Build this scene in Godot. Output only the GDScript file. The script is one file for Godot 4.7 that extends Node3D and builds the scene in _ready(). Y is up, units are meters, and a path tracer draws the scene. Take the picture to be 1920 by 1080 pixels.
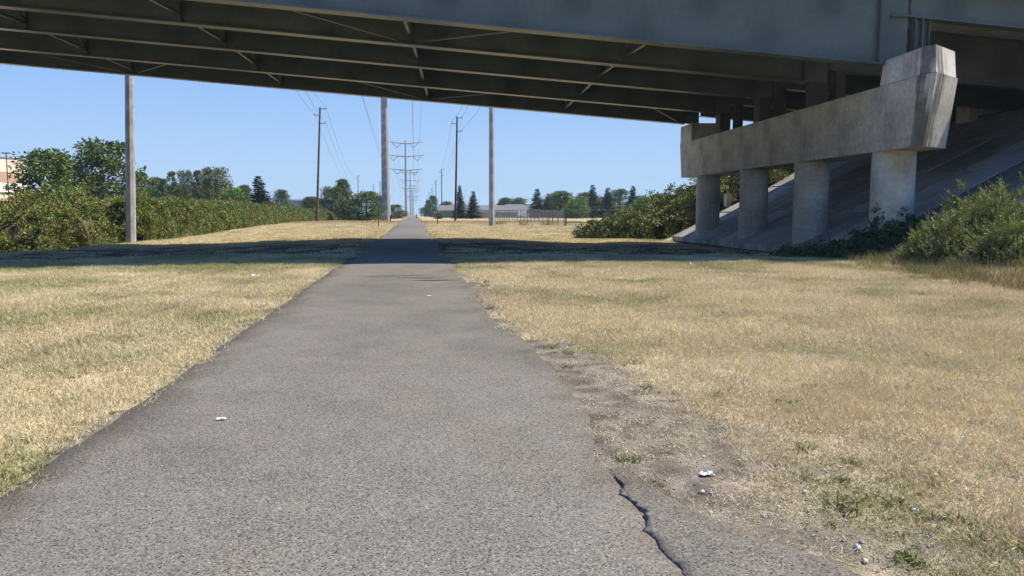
extends Node3D
# A paved trail running under a steel girder overpass, with power lines beyond.
# World: -z runs along the trail, y up, metres. The bridge stands in its own frame, turned 3.28 degrees (TH):
# u = along the bridge to the right, p = along the pier away from the viewer.

const TH := 0.05725
var rng := RandomNumberGenerator.new()
var nz := FastNoiseLite.new()
var M := {}

# ------------------------------------------------------------------ mesh builder
class MB:
	var v := PackedVector3Array()
	var n := PackedVector3Array()
	var c := PackedColorArray()
	var col := Color(1, 1, 1)
	func tri(a: Vector3, b: Vector3, d: Vector3):
		var m := (d - a).cross(b - a).normalized()
		v.append(a); v.append(b); v.append(d)
		n.append(m); n.append(m); n.append(m)
		c.append(col); c.append(col); c.append(col)
	func tris(a: Vector3, b: Vector3, d: Vector3, na: Vector3, nb: Vector3, nd: Vector3):
		v.append(a); v.append(b); v.append(d)
		n.append(na); n.append(nb); n.append(nd)
		c.append(col); c.append(col); c.append(col)
	func quad(a: Vector3, b: Vector3, d: Vector3, e: Vector3):
		tri(a, b, d); tri(a, d, e)
	# eight corners: bottom a0..a3 round, top b0..b3 above them
	func hexa(a: Array, b: Array):
		quad(a[3], a[2], a[1], a[0]); quad(b[0], b[1], b[2], b[3])
		for i in 4:
			var j := (i + 1) % 4
			quad(a[i], a[j], b[j], b[i])
	func box(at: Vector3, s: Vector3, bs := Basis()):
		var h := s * 0.5
		var a := [at + bs * Vector3(-h.x, -h.y, -h.z), at + bs * Vector3(-h.x, -h.y, h.z), at + bs * Vector3(h.x, -h.y, h.z), at + bs * Vector3(h.x, -h.y, -h.z)]
		var b := [at + bs * Vector3(-h.x, h.y, -h.z), at + bs * Vector3(-h.x, h.y, h.z), at + bs * Vector3(h.x, h.y, h.z), at + bs * Vector3(h.x, h.y, -h.z)]
		hexa(a, b)
	# straight beam of rectangular section: w is the level width, h the other
	func beam(a: Vector3, b: Vector3, w: float, h: float, up := Vector3.UP):
		var d := (b - a).normalized()
		var s := d.cross(up).normalized() * w * 0.5
		var t := s.cross(d).normalized() * h * 0.5
		hexa([a - s - t, a + s - t, b + s - t, b - s - t], [a - s + t, a + s + t, b + s + t, b - s + t])
	func tube(a: Vector3, b: Vector3, r1: float, r2: float, k := 8, flat := false, cap := true):
		var d := (b - a).normalized()
		var x := d.cross(Vector3(0.31, 0.2, 0.93) if absf(d.y) > 0.9 else Vector3.UP).normalized()
		var y := d.cross(x)
		for i in k:
			var t0 := TAU * i / k
			var t1 := TAU * (i + 1) / k
			var e0 := x * cos(t0) + y * sin(t0)
			var e1 := x * cos(t1) + y * sin(t1)
			if flat:
				quad(a + e0 * r1, b + e0 * r2, b + e1 * r2, a + e1 * r1)
			else:
				tris(a + e0 * r1, b + e0 * r2, b + e1 * r2, e0, e0, e1)
				tris(a + e0 * r1, b + e1 * r2, a + e1 * r1, e0, e1, e1)
			if cap:
				tri(b, b + e1 * r2, b + e0 * r2)
				tri(a, a + e0 * r1, a + e1 * r1)
	func leaf(p: Vector3, d: Vector3, s: Vector3, l: float, w: float):
		var m := p + d * l * 0.45
		tri(p, m + s * w * 0.5, p + d * l)
		tri(p, p + d * l, m - s * w * 0.5)
	func mesh() -> ArrayMesh:
		var ar := []
		ar.resize(Mesh.ARRAY_MAX)
		ar[Mesh.ARRAY_VERTEX] = v
		ar[Mesh.ARRAY_NORMAL] = n
		ar[Mesh.ARRAY_COLOR] = c
		var am := ArrayMesh.new()
		am.add_surface_from_arrays(Mesh.PRIMITIVE_TRIANGLES, ar)
		return am

# ------------------------------------------------------------------ nodes
var taken := {}
func numbered(called: String) -> String:
	var k: int = taken.get(called, -1) + 1
	taken[called] = k
	return called if k == 0 else "%s_%03d" % [called, k]

func tag(o: Node, label: String, category := "", group := "", kind := ""):
	if label: o.set_meta("label", label)
	if category: o.set_meta("category", category)
	if group: o.set_meta("group", group)
	if kind: o.set_meta("kind", kind)

func thing(called: String, at: Vector3, label: String, category: String, group := "", turn := 0.0) -> Node3D:
	var o := Node3D.new()
	o.name = numbered(called)
	add_child(o)
	o.position = at
	o.rotation.y = turn
	tag(o, label, category, group)
	return o

func part(called: String, me: Mesh, mat: Material, parent: Node) -> MeshInstance3D:
	var o := MeshInstance3D.new()
	o.name = called
	o.mesh = me
	o.material_override = mat
	o.cast_shadow = GeometryInstance3D.SHADOW_CASTING_SETTING_ON
	parent.add_child(o, true)
	return o

func solo(called: String, me: Mesh, mat: Material, at: Vector3, label: String, category: String, group := "", kind := "", turn := 0.0) -> MeshInstance3D:
	var o := part(numbered(called), me, mat, self)
	o.position = at
	o.rotation.y = turn
	tag(o, label, category, group, kind)
	return o

func many(called: String, me: Mesh, mat: Material, xf: Array, cols: PackedColorArray, parent: Node) -> MultiMeshInstance3D:
	var mm := MultiMesh.new()
	mm.transform_format = MultiMesh.TRANSFORM_3D
	mm.use_colors = true
	mm.mesh = me
	mm.instance_count = xf.size()
	for i in xf.size():
		mm.set_instance_transform(i, xf[i])
		mm.set_instance_color(i, cols[i])
	var o := MultiMeshInstance3D.new()
	o.name = called
	o.multimesh = mm
	o.material_override = mat
	parent.add_child(o, true)
	return o

func fb(u: float, y: float, p: float) -> Vector3:   # bridge frame to world
	return Vector3(u * cos(TH) + p * sin(TH), y, u * sin(TH) - p * cos(TH))
func tb(x: float, z: float) -> Vector2:             # world to bridge frame (u, p)
	return Vector2(x * cos(TH) + z * sin(TH), x * sin(TH) - z * cos(TH))

# ------------------------------------------------------------------ materials
func lin(r: float, g: float, b: float) -> Color:
	return Color(r, g, b).linear_to_srgb()

func mat(name_: String, c: Color, rough := 0.9, vc := false) -> StandardMaterial3D:
	var m := StandardMaterial3D.new()
	m.albedo_color = c
	m.roughness = rough
	m.vertex_color_use_as_albedo = vc
	m.metallic_specular = 0.4
	M[name_] = m
	return m

func triplanar(m: StandardMaterial3D, t: Texture2D, scale_: float, bump: Texture2D = null, depth := 0.0):
	m.albedo_texture = t
	m.uv1_triplanar = true
	m.uv1_world_triplanar = true
	m.uv1_scale = Vector3(scale_, scale_, scale_)
	if bump:
		m.heightmap_enabled = true
		m.heightmap_texture = bump
		m.heightmap_scale = depth

func tex(size: int, px: PackedFloat32Array) -> ImageTexture:
	var by := PackedByteArray()
	by.resize(size * size)
	for i in size * size:
		by[i] = clampi(int(px[i] * 255.0), 0, 255)
	var im := Image.create_from_data(size, size, false, Image.FORMAT_L8, by)
	im.generate_mipmaps()
	return ImageTexture.create_from_image(im)

func tile_noise(size: int, cell: int, seed_: int) -> PackedFloat32Array:   # value noise that repeats at the edges
	var r := RandomNumberGenerator.new()
	r.seed = seed_
	var k := size / cell
	var g := PackedFloat32Array()
	g.resize(k * k)
	for i in k * k: g[i] = r.randf()
	var out := PackedFloat32Array()
	out.resize(size * size)
	for y in size:
		var gy := y / cell
		var fy := float(y % cell) / cell
		fy = fy * fy * (3 - 2 * fy)
		var r0 := (gy % k) * k
		var r1 := ((gy + 1) % k) * k
		for x in size:
			var gx := x / cell
			var fx := float(x % cell) / cell
			fx = fx * fx * (3 - 2 * fx)
			var g1 := (gx + 1) % k
			var a := g[r0 + gx] * (1 - fx) + g[r0 + g1] * fx
			var b := g[r1 + gx] * (1 - fx) + g[r1 + g1] * fx
			out[y * size + x] = a * (1 - fy) + b * fy
	return out

func make_materials():
	var r := RandomNumberGenerator.new()
	r.seed = 11
	# asphalt: bound chippings, 4 m tile
	var s := 1024
	var px := PackedFloat32Array()
	px.resize(s * s)
	var a1 := tile_noise(s, 2, 3)
	var a2 := tile_noise(s, 64, 4)
	for i in s * s: px[i] = 0.66 + (a1[i] - 0.5) * 0.28 + (a2[i] - 0.5) * 0.05
	for k in 60000:
		var x := r.randi() % s
		var y := r.randi() % s
		var t := r.randf()
		var b := 0.95 + r.randf() * 0.05 if t < 0.16 else (0.82 if t < 0.5 else 0.22)
		for d in [Vector2i(0, 0), Vector2i(1, 0), Vector2i(0, 1), Vector2i(1, 1)]:
			if d == Vector2i.ZERO or r.randf() < 0.6:
				px[((y + d.y) % s) * s + (x + d.x) % s] = b
	var asph := tex(s, px)
	var m := mat("asphalt", lin(0.325, 0.30, 0.265), 0.92, true)
	triplanar(m, asph, 0.25, asph, 0.15)
	# thatch and grit, 3 m tile: short strokes of dry stems
	for i in s * s: px[i] = 0.72 + (a1[i] - 0.5) * 0.3 + (a2[i] - 0.5) * 0.15
	for k in 60000:
		var x := r.randf() * s
		var y := r.randf() * s
		var an := r.randf() * TAU
		var b := 0.5 + r.randf() * 0.5
		var ln := 4 + r.randi() % 12
		for q in ln:
			px[(int(y + sin(an) * q) & (s - 1)) * s + (int(x + cos(an) * q) & (s - 1))] = b
	var thatch := tex(s, px)
	m = mat("ground", Color(1, 1, 1), 1.0, true)
	m.metallic_specular = 0.1
	triplanar(m, thatch, 0.3333, thatch, 1.5)
	# concrete: mottled, pitted, with faint board lines
	s = 512
	px.resize(s * s)
	var b1 := tile_noise(s, 2, 21)
	var b2 := tile_noise(s, 16, 22)
	var b3 := tile_noise(s, 128, 23)
	for i in s * s: px[i] = 0.86 + (b1[i] - 0.5) * 0.10 + (b2[i] - 0.5) * 0.12 + (b3[i] - 0.5) * 0.22
	for k in 500:
		var x := r.randi() % s
		var y := r.randi() % s
		px[y * s + x] = 0.45
	var conc := tex(s, px)
	m = mat("concrete", lin(0.56, 0.54, 0.48), 0.9, true)
	triplanar(m, conc, 0.3, conc, 0.3)
	m = mat("concrete_patch", lin(0.66, 0.645, 0.62), 0.9, true)
	triplanar(m, conc, 0.3, conc, 0.2)
	m = mat("slab_a", lin(0.36, 0.345, 0.315), 0.93); triplanar(m, conc, 0.4, conc, 0.4)
	m = mat("slab_b", lin(0.31, 0.30, 0.275), 0.93); triplanar(m, conc, 0.33, conc, 0.4)
	m = mat("slab_c", lin(0.42, 0.405, 0.37), 0.93); triplanar(m, conc, 0.27, conc, 0.4)
	# painted and galvanised steel
	for i in s * s: px[i] = 0.88 + (b1[i] - 0.5) * 0.05 + (b3[i] - 0.5) * 0.2 + (b2[i] - 0.5) * 0.06
	var paint := tex(s, px)
	m = mat("girder_paint", lin(0.105, 0.127, 0.117), 0.3); triplanar(m, paint, 0.22)
	m = mat("galvanised", lin(0.37, 0.375, 0.38), 0.6); triplanar(m, paint, 0.5)
	m = mat("weathered_steel", lin(0.33, 0.34, 0.35), 0.6); triplanar(m, paint, 0.5)
	m = mat("fence_post", lin(0.11, 0.105, 0.10), 0.7)
	m = mat("bolt", lin(0.55, 0.55, 0.55), 0.4)
	m = mat("wire", lin(0.16, 0.17, 0.18), 0.6)
	m = mat("dark_iron", lin(0.06, 0.055, 0.05), 0.7)
	m = mat("insulator", lin(0.22, 0.25, 0.27), 0.4)
	# creosoted pole wood, streaked along the grain
	s = 256
	px.resize(s * s)
	var w1 := tile_noise(s, 4, 31)
	var w2 := tile_noise(s, 32, 32)
	for y in s:
		for x in s: px[y * s + x] = 0.7 + (w1[(y / 24) * s + x] - 0.5) * 0.55 + (w2[y * s + x] - 0.5) * 0.3
	var grain := tex(s, px)
	m = mat("pole_wood", lin(0.20, 0.125, 0.085), 0.9); triplanar(m, grain, 1.0)
	m = mat("pole_dark", lin(0.07, 0.055, 0.05), 0.9); triplanar(m, grain, 1.0)
	m = mat("bark", lin(0.11, 0.085, 0.065), 0.95); triplanar(m, grain, 2.0)
	# foliage and grass take their tones from vertex and copy colours
	m = mat("leaf", Color(1, 1, 1), 0.6, true)
	m.backlight_enabled = true
	m.backlight = lin(0.17, 0.21, 0.06)
	m.metallic_specular = 0.3
	m = mat("blade", Color(1, 1, 1), 0.75, true)
	m.backlight_enabled = true
	m.backlight = lin(0.30, 0.25, 0.14)
	m.metallic_specular = 0.2
	mat("thicket", lin(0.115, 0.095, 0.06), 1.0)
	# buildings and odds and ends
	mat("cream_wall", lin(0.66, 0.56, 0.46), 0.85)
	mat("brown_band", lin(0.40, 0.26, 0.20), 0.85)
	mat("white_wall", lin(0.78, 0.77, 0.76), 0.8)
	mat("grey_roof", lin(0.16, 0.155, 0.16), 0.85)
	mat("grey_wall", lin(0.36, 0.36, 0.37), 0.85)
	mat("shed_grey", lin(0.22, 0.25, 0.31), 0.8)
	mat("red_wall", lin(0.26, 0.08, 0.075), 0.8)
	mat("green_wall", lin(0.09, 0.17, 0.12), 0.8)
	mat("car_white", lin(0.80, 0.80, 0.80), 0.35)
	mat("glass_dark", lin(0.05, 0.10, 0.14), 0.1)
	mat("rubber", lin(0.02, 0.02, 0.02), 0.9)
	mat("paper", lin(0.80, 0.79, 0.77), 0.8)
	mat("stone", lin(0.40, 0.38, 0.36), 0.9)
	mat("hill", lin(0.10, 0.13, 0.14), 1.0)
	mat("streak_shade", lin(0.055, 0.055, 0.055), 0.7)  # dark colour standing in for the shadow streaks on the trail
	mat("rusty", lin(0.16, 0.085, 0.05), 0.9)

# ------------------------------------------------------------------ ground
func sstep(a: float, b: float, x: float) -> float:
	var t := clampf((x - a) / (b - a), 0.0, 1.0)
	return t * t * (3 - 2 * t)

func path_left(z: float) -> float:
	return -2.34 + nz.get_noise_2d(z * 2.2, 40.0) * 0.03 + nz.get_noise_2d(z * 14.0, 90.0) * 0.03 + nz.get_noise_2d(z * 70.0, 95.0) * 0.02
func path_right(z: float) -> float:
	var b := 1.19 + nz.get_noise_2d(z * 2.0, 140.0) * 0.06 + nz.get_noise_2d(z * 14.0, 190.0) * 0.045 + nz.get_noise_2d(z * 70.0, 195.0) * 0.025
	return b + 0.22 * sstep(-11.5, -8.5, z) * (1 - sstep(-6.0, -4.6, z))

func emb(u: float, p: float) -> float:   # the highway embankment
	var run := u - 15.2 - maxf(0.0, 25.0 - p) * 2.2 - maxf(0.0, p - 62.0) * 0.55
	var y := clampf(run * 0.5, 0.0, 8.1)
	return y

func land(x: float, z: float) -> float:
	var b := tb(x, z)
	var off := maxf(0.0, maxf(x - 1.4, -2.5 - x))
	var y := 0.5 * sstep(-55.0, -130.0, z)
	y -= 0.30 * sstep(1.0, 11.0, off) * sstep(26.0, 36.0, b.y) * (1 - sstep(60.0, 80.0, b.y))
	y -= 0.14 * sstep(4.0, 12.0, -x - 2.5) * (1 - sstep(26.0, 36.0, b.y))
	y -= 1.45 * sstep(21.0, 29.0, -b.x) * sstep(26.0, 46.0, b.y) * (1 - sstep(70.0, 95.0, b.y))
	y += nz.get_noise_2d(x * 0.9, z * 0.9) * 0.10 * sstep(0.4, 3.0, off)
	y += nz.get_noise_2d(x * 9.0, z * 9.0 + 300) * 0.018 * sstep(0.0, 0.5, off)
	y += 0.35 * sstep(13.0, 17.0, b.x) * sstep(12.0, 18.0, b.y) * (1 - sstep(26.0, 30.0, b.y))
	return y + emb(b.x, b.y)

func soil_share(x: float, z: float) -> float:   # 0 turf .. 1 bare earth
	var n1 := nz.get_noise_2d(x * 6.0, z * 6.0 + 50)
	var n2 := nz.get_noise_2d(x * 22.0 + 80, z * 22.0)
	var b := tb(x, z)
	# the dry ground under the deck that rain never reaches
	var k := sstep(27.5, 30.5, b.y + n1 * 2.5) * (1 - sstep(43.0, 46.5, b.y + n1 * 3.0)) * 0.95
	# the worn corner beside the trail
	var d := x - path_right(z)
	var wide := 0.25 + 1.15 * sstep(-8.0, -5.2, z) * (1 - sstep(-3.4, -2.4, z)) + 0.45 * sstep(-10.5, -8.0, z) * (1 - sstep(-7.5, -5.5, z)) + 0.3 * sstep(-5.0, -2.5, z)
	if d > -0.3: k = maxf(k, 1 - sstep(wide * 0.3, wide * 1.6, d + n1 * 0.7 + n2 * 0.5))
	var e := path_left(z) - x
	if e > -0.3: k = maxf(k, 1 - sstep(0.04, 0.2, e + n1 * 0.16 + n2 * 0.1))
	# the dirt track that leaves the trail beyond the bridge
	if x > 1.0 and x < 40.0: k = maxf(k, (1 - sstep(0.7, 1.6, absf(z + 79.0 + x * 0.15 + n1 * 1.0))) * 0.5)
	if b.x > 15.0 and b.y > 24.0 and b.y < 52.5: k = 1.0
	return clampf(k, 0, 1)

func green_share(x: float, z: float) -> float:
	var b := tb(x, z)
	var g := nz.get_noise_2d(x * 2.6 + 500, z * 2.6) * 0.9 + nz.get_noise_2d(x * 10.0 + 500, z * 10.0) * 0.5 + 0.06
	g += 0.6 * sstep(20.0, 23.5, b.y + nz.get_noise_2d(x * 3.0, 7.0) * 2.0) * (1 - sstep(28.0, 31.0, b.y))
	g += 0.22 * sstep(-1.0, -4.0, x) * (1 - sstep(-10, -14, x)) * (1 - sstep(24.0, 28.0, -z))
	g += 0.25 * sstep(10.0, 14.0, b.x)
	g -= 0.22 * sstep(0.5, 1.5, x) * (1 - sstep(9.0, 13.0, -z))
	g += 0.12 * sstep(-1.0, -2.5, x) * (1 - sstep(16.0, 20.0, -z))
	return clampf(g, 0, 1)

func turf_colour(x: float, z: float) -> Color:
	var straw := Color(0.65, 0.57, 0.385)
	var n1 := nz.get_noise_2d(x * 4.0 + 900, z * 4.0)
	var n2 := nz.get_noise_2d(x * 1.1 + 200, z * 1.1)
	straw = straw.lerp(Color(0.57, 0.475, 0.325), clampf(n2 * 1.0 - 0.05, 0, 0.38))
	straw = straw.lerp(Color(0.72, 0.65, 0.47), clampf(n1 * 1.2, 0, 0.7))
	if z < -95: straw = straw.lerp(Color(0.38, 0.245, 0.13), 0.65 * sstep(-95, -115, z))
	return straw.lerp(Color(0.245, 0.27, 0.10), green_share(x, z) * 0.72)

func lines(a: Array) -> PackedFloat32Array:   # [from, to, step, to, step ...]
	var o := PackedFloat32Array()
	var x: float = a[0]
	o.append(x)
	for i in range(1, a.size(), 2):
		var to: float = a[i]
		var st: float = a[i + 1]
		var k := int(ceil(absf(to - x) / st))
		var x0 := x
		for j in k:
			x = x0 + (to - x0) * (j + 1) / k
			o.append(x)
	return o

func make_ground():
	var xs := lines([-2500, -600, 380, -140, 60, -60, 8, -24, 1.5, -7, 0.4, 6, 0.11, 14, 0.3, 34, 0.8, 80, 5, 220, 30, 2500, 400])
	var zs := lines([-4200, -1200, 400, -300, 75, -140, 12, -60, 1.4, -24, 0.5, -10.5, 0.25, -2, 0.1, 4, 0.8, 40, 6, 400, 90])
	var nx := xs.size()
	var v := PackedVector3Array()
	var c := PackedColorArray()
	for z in zs:
		for x in xs:
			var y := land(x, z)
			var inside := x > path_left(z) + 0.10 and x < path_right(z) - 0.10
			if inside: y = land(clampf(x, -2.0, 1.0), z) - 0.05
			v.append(Vector3(x, y, z))
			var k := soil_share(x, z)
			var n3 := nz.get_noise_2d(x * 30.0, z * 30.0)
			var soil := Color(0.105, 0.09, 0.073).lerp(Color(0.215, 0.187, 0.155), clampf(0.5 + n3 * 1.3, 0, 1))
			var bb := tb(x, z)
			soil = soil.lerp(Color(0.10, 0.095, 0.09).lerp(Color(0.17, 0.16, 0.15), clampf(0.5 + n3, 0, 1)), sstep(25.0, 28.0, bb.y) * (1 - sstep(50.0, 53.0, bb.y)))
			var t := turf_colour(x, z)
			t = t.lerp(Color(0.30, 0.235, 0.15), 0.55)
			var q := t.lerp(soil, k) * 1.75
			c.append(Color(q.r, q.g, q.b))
	var idx := PackedInt32Array()
	for j in zs.size() - 1:
		for i in nx - 1:
			var a := j * nx + i
			idx.append_array(PackedInt32Array([a, a + 1, a + nx, a + 1, a + nx + 1, a + nx]))
	var nn := PackedVector3Array()
	nn.resize(v.size())
	for t in range(0, idx.size(), 3):
		var m := (v[idx[t + 2]] - v[idx[t]]).cross(v[idx[t + 1]] - v[idx[t]])
		if m.y < 0: m = -m
		for q in 3: nn[idx[t + q]] += m
	for i in nn.size(): nn[i] = nn[i].normalized()
	var ar := []
	ar.resize(Mesh.ARRAY_MAX)
	ar[Mesh.ARRAY_VERTEX] = v; ar[Mesh.ARRAY_NORMAL] = nn; ar[Mesh.ARRAY_COLOR] = c; ar[Mesh.ARRAY_INDEX] = idx
	var am := ArrayMesh.new()
	am.add_surface_from_arrays(Mesh.PRIMITIVE_TRIANGLES, ar)
	tag(part("ground", am, M.ground, self), "dry straw coloured field with bare earth beside the trail and under the bridge", "", "", "structure")

func strip_mesh(rows: Array) -> ArrayMesh:   # rows of points of equal length, rows of colours; smooth
	var v := PackedVector3Array()
	var c := PackedColorArray()
	var w: int = rows[0][0].size()
	for r in rows:
		v.append_array(r[0]); c.append_array(r[1])
	var idx := PackedInt32Array()
	for j in rows.size() - 1:
		for i in w - 1:
			var a := j * w + i
			idx.append_array(PackedInt32Array([a, a + 1, a + w, a + 1, a + w + 1, a + w]))
	var nn := PackedVector3Array()
	nn.resize(v.size())
	for t in range(0, idx.size(), 3):
		var m := (v[idx[t + 2]] - v[idx[t]]).cross(v[idx[t + 1]] - v[idx[t]])
		if m.y < 0: m = -m
		for q in 3: nn[idx[t + q]] += m
	for i in nn.size(): nn[i] = nn[i].normalized()
	var ar := []
	ar.resize(Mesh.ARRAY_MAX)
	ar[Mesh.ARRAY_VERTEX] = v; ar[Mesh.ARRAY_NORMAL] = nn; ar[Mesh.ARRAY_COLOR] = c; ar[Mesh.ARRAY_INDEX] = idx
	var am := ArrayMesh.new()
	am.add_surface_from_arrays(Mesh.PRIMITIVE_TRIANGLES, ar)
	return am

func asphalt_tone(x: float, z: float) -> Color:
	var t := 1.0 + nz.get_noise_2d(x * 1.6, z * 0.5 + 70) * 0.24 + nz.get_noise_2d(x * 6.0 + 30, z * 6.0) * 0.17 + nz.get_noise_2d(x * 2.5 + 60, z * 1.2) * 0.12
	return Color(t, t * 0.985, t * 0.97)

func make_path():
	var zs := lines([6, -2, 0.5, -16, 0.1, -60, 0.4, -140, 2, -600, 40, -2400, 300])
	var rows := []
	for z in zs:
		var a := path_left(z) if z > -300 else -2.34
		var b := path_right(z) if z > -300 else 1.19
		var pv := PackedVector3Array()
		var pc := PackedColorArray()
		var w := 28
		for i in w:
			var t := clampf(float(i - 1) / (w - 3), 0, 1)
			var x := lerpf(a, b, t) + (-0.02 if i == 0 else (0.02 if i == w - 1 else 0.0))
			var y := land(clampf(x, -2.0, 1.0), z) + 0.012 + 0.02 * (1 - pow(2 * t - 1, 2))
			if i == 0 or i == w - 1: y -= 0.05
			pv.append(Vector3(x, y, z))
			var q := asphalt_tone(x, z)
			# earth and stem litter trodden onto the margins
			var edge := minf(x - a, b - x)
			var dirt := clampf(1 - edge / (0.13 + 0.2 * absf(nz.get_noise_2d(x * 3, z * 5))) + nz.get_noise_2d(x * 25.0, z * 25.0) * 1.3, 0, 1) * 0.55
			q = q.lerp(Color(0.50, 0.43, 0.36), dirt)
			# a band of dark trodden soil along the left margin
			var band := clampf(1.25 - (x - a) / (0.26 + 0.35 * absf(nz.get_noise_2d(z * 3.0, 55.0))) + nz.get_noise_2d(x * 18.0, z * 9.0) * 0.9, 0, 1) * 0.5
			pc.append(q.lerp(Color(0.42, 0.37, 0.31), band))
		rows.append([pv, pc])
	rows.reverse()
	tag(part("trail", strip_mesh(rows), M.asphalt, self), "worn grey asphalt trail running straight under the bridge", "", "", "structure")
	# the darker spur that leaves the trail at the lower right
	rows = []
	var near := [[1.16, 1.30, -4.30], [1.15, 1.33, -4.1], [1.16, 1.42, -3.85], [1.14, 1.54, -3.6], [1.12, 1.75, -3.2], [1.11, 1.93, -2.95], [1.10, 2.2, -2.6], [1.1, 2.6, -2.0], [1.1, 3.2, -1.0]]
	for j in range(0, 201):
		var f := j / 25.0
		var i := mini(int(f), 7)
		var t := f - i
		var A: Array = near[i]
		var B: Array = near[i + 1]
		var z := lerpf(A[2], B[2], t)
		var a := path_right(z) + 0.008 + nz.get_noise_2d(z * 170, 5.0) * 0.018 + 0.012 * sin(z * 13.0)
		var b := lerpf(A[1], B[1], t) + nz.get_noise_2d(z * 20, 15.0) * 0.06
		var pv := PackedVector3Array()
		var pc := PackedColorArray()
		for k in 14:
			var x := lerpf(a, b, clampf((k - 1) / 11.0, 0.0, 1.0)) + (-0.01 if k == 0 else (0.02 if k == 13 else 0.0))
			pv.append(Vector3(x, 0.016 + 0.006 * sin(k / 13.0 * PI) + (-0.05 if k == 13 else 0.0) + (-0.05 if k == 0 else 0.0), z))
			var q := asphalt_tone(x + 40, z) * 0.74
			q.a = 1
			pc.append(q.lerp(Color(0.62, 0.54, 0.45), clampf((x - b + 0.12) * 5.0 + nz.get_noise_2d(x * 25.0, z * 25.0), 0, 1) * 0.6))
		rows.append([pv, pc])
	tag(part("trail_spur", strip_mesh(rows), M.asphalt, self), "darker asphalt spur leaving the trail at the lower right", "", "", "structure")
	# shadows cast from the bridge, painted as thin dark strips across the trail
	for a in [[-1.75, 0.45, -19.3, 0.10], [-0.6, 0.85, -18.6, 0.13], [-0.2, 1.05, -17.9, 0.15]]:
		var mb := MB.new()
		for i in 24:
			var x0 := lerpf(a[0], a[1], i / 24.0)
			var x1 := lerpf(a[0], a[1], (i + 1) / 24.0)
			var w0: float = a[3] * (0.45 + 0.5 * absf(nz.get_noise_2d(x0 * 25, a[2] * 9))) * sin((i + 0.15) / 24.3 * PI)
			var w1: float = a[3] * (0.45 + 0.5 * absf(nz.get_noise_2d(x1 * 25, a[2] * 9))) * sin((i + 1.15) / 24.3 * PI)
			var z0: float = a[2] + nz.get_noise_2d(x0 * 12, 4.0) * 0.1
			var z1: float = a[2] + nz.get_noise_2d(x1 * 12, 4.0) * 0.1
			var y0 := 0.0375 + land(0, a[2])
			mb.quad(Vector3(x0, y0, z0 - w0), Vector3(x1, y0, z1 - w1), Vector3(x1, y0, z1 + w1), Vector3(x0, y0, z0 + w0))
		var o := part("painted_shadow_streak", mb.mesh(), M.streak_shade, $trail)
		o.set_meta("label", "thin dark shadow streak painted across the trail")

# ------------------------------------------------------------------ grass
func blade_patch(seed_: int, count: int, spread: float, hmin: float, hmax: float, wide: float, lean: float) -> ArrayMesh:
	var r := RandomNumberGenerator.new()
	r.seed = seed_
	var mb := MB.new()
	for i in count:
		var an := r.randf() * TAU
		var p := Vector3(cos(an), 0, sin(an)) * sqrt(r.randf()) * spread
		var d := Vector3(r.randfn() * lean, 1, r.randfn() * lean).normalized()
		var h := r.randf_range(hmin, hmax)
		var s := d.cross(Vector3(r.randfn(), 0.1, r.randfn())).normalized() * wide * r.randf_range(0.6, 1.2)
		var k := r.randf_range(0.55, 1.32)
		mb.col = Color(k * r.randf_range(0.95, 1.06), k, k * r.randf_range(0.85, 1.1))
		var mid := p + d * h * 0.55
		var tip := p + (d + Vector3(r.randfn(), 0, r.randfn()) * lean * 0.6).normalized() * h
		mb.tri(p - s, mid + s * 0.8, p + s)
		mb.tri(p - s, mid - s * 0.8, mid + s * 0.8)
		mb.tri(mid - s * 0.8, tip, mid + s * 0.8)
	return mb.mesh()

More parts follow.
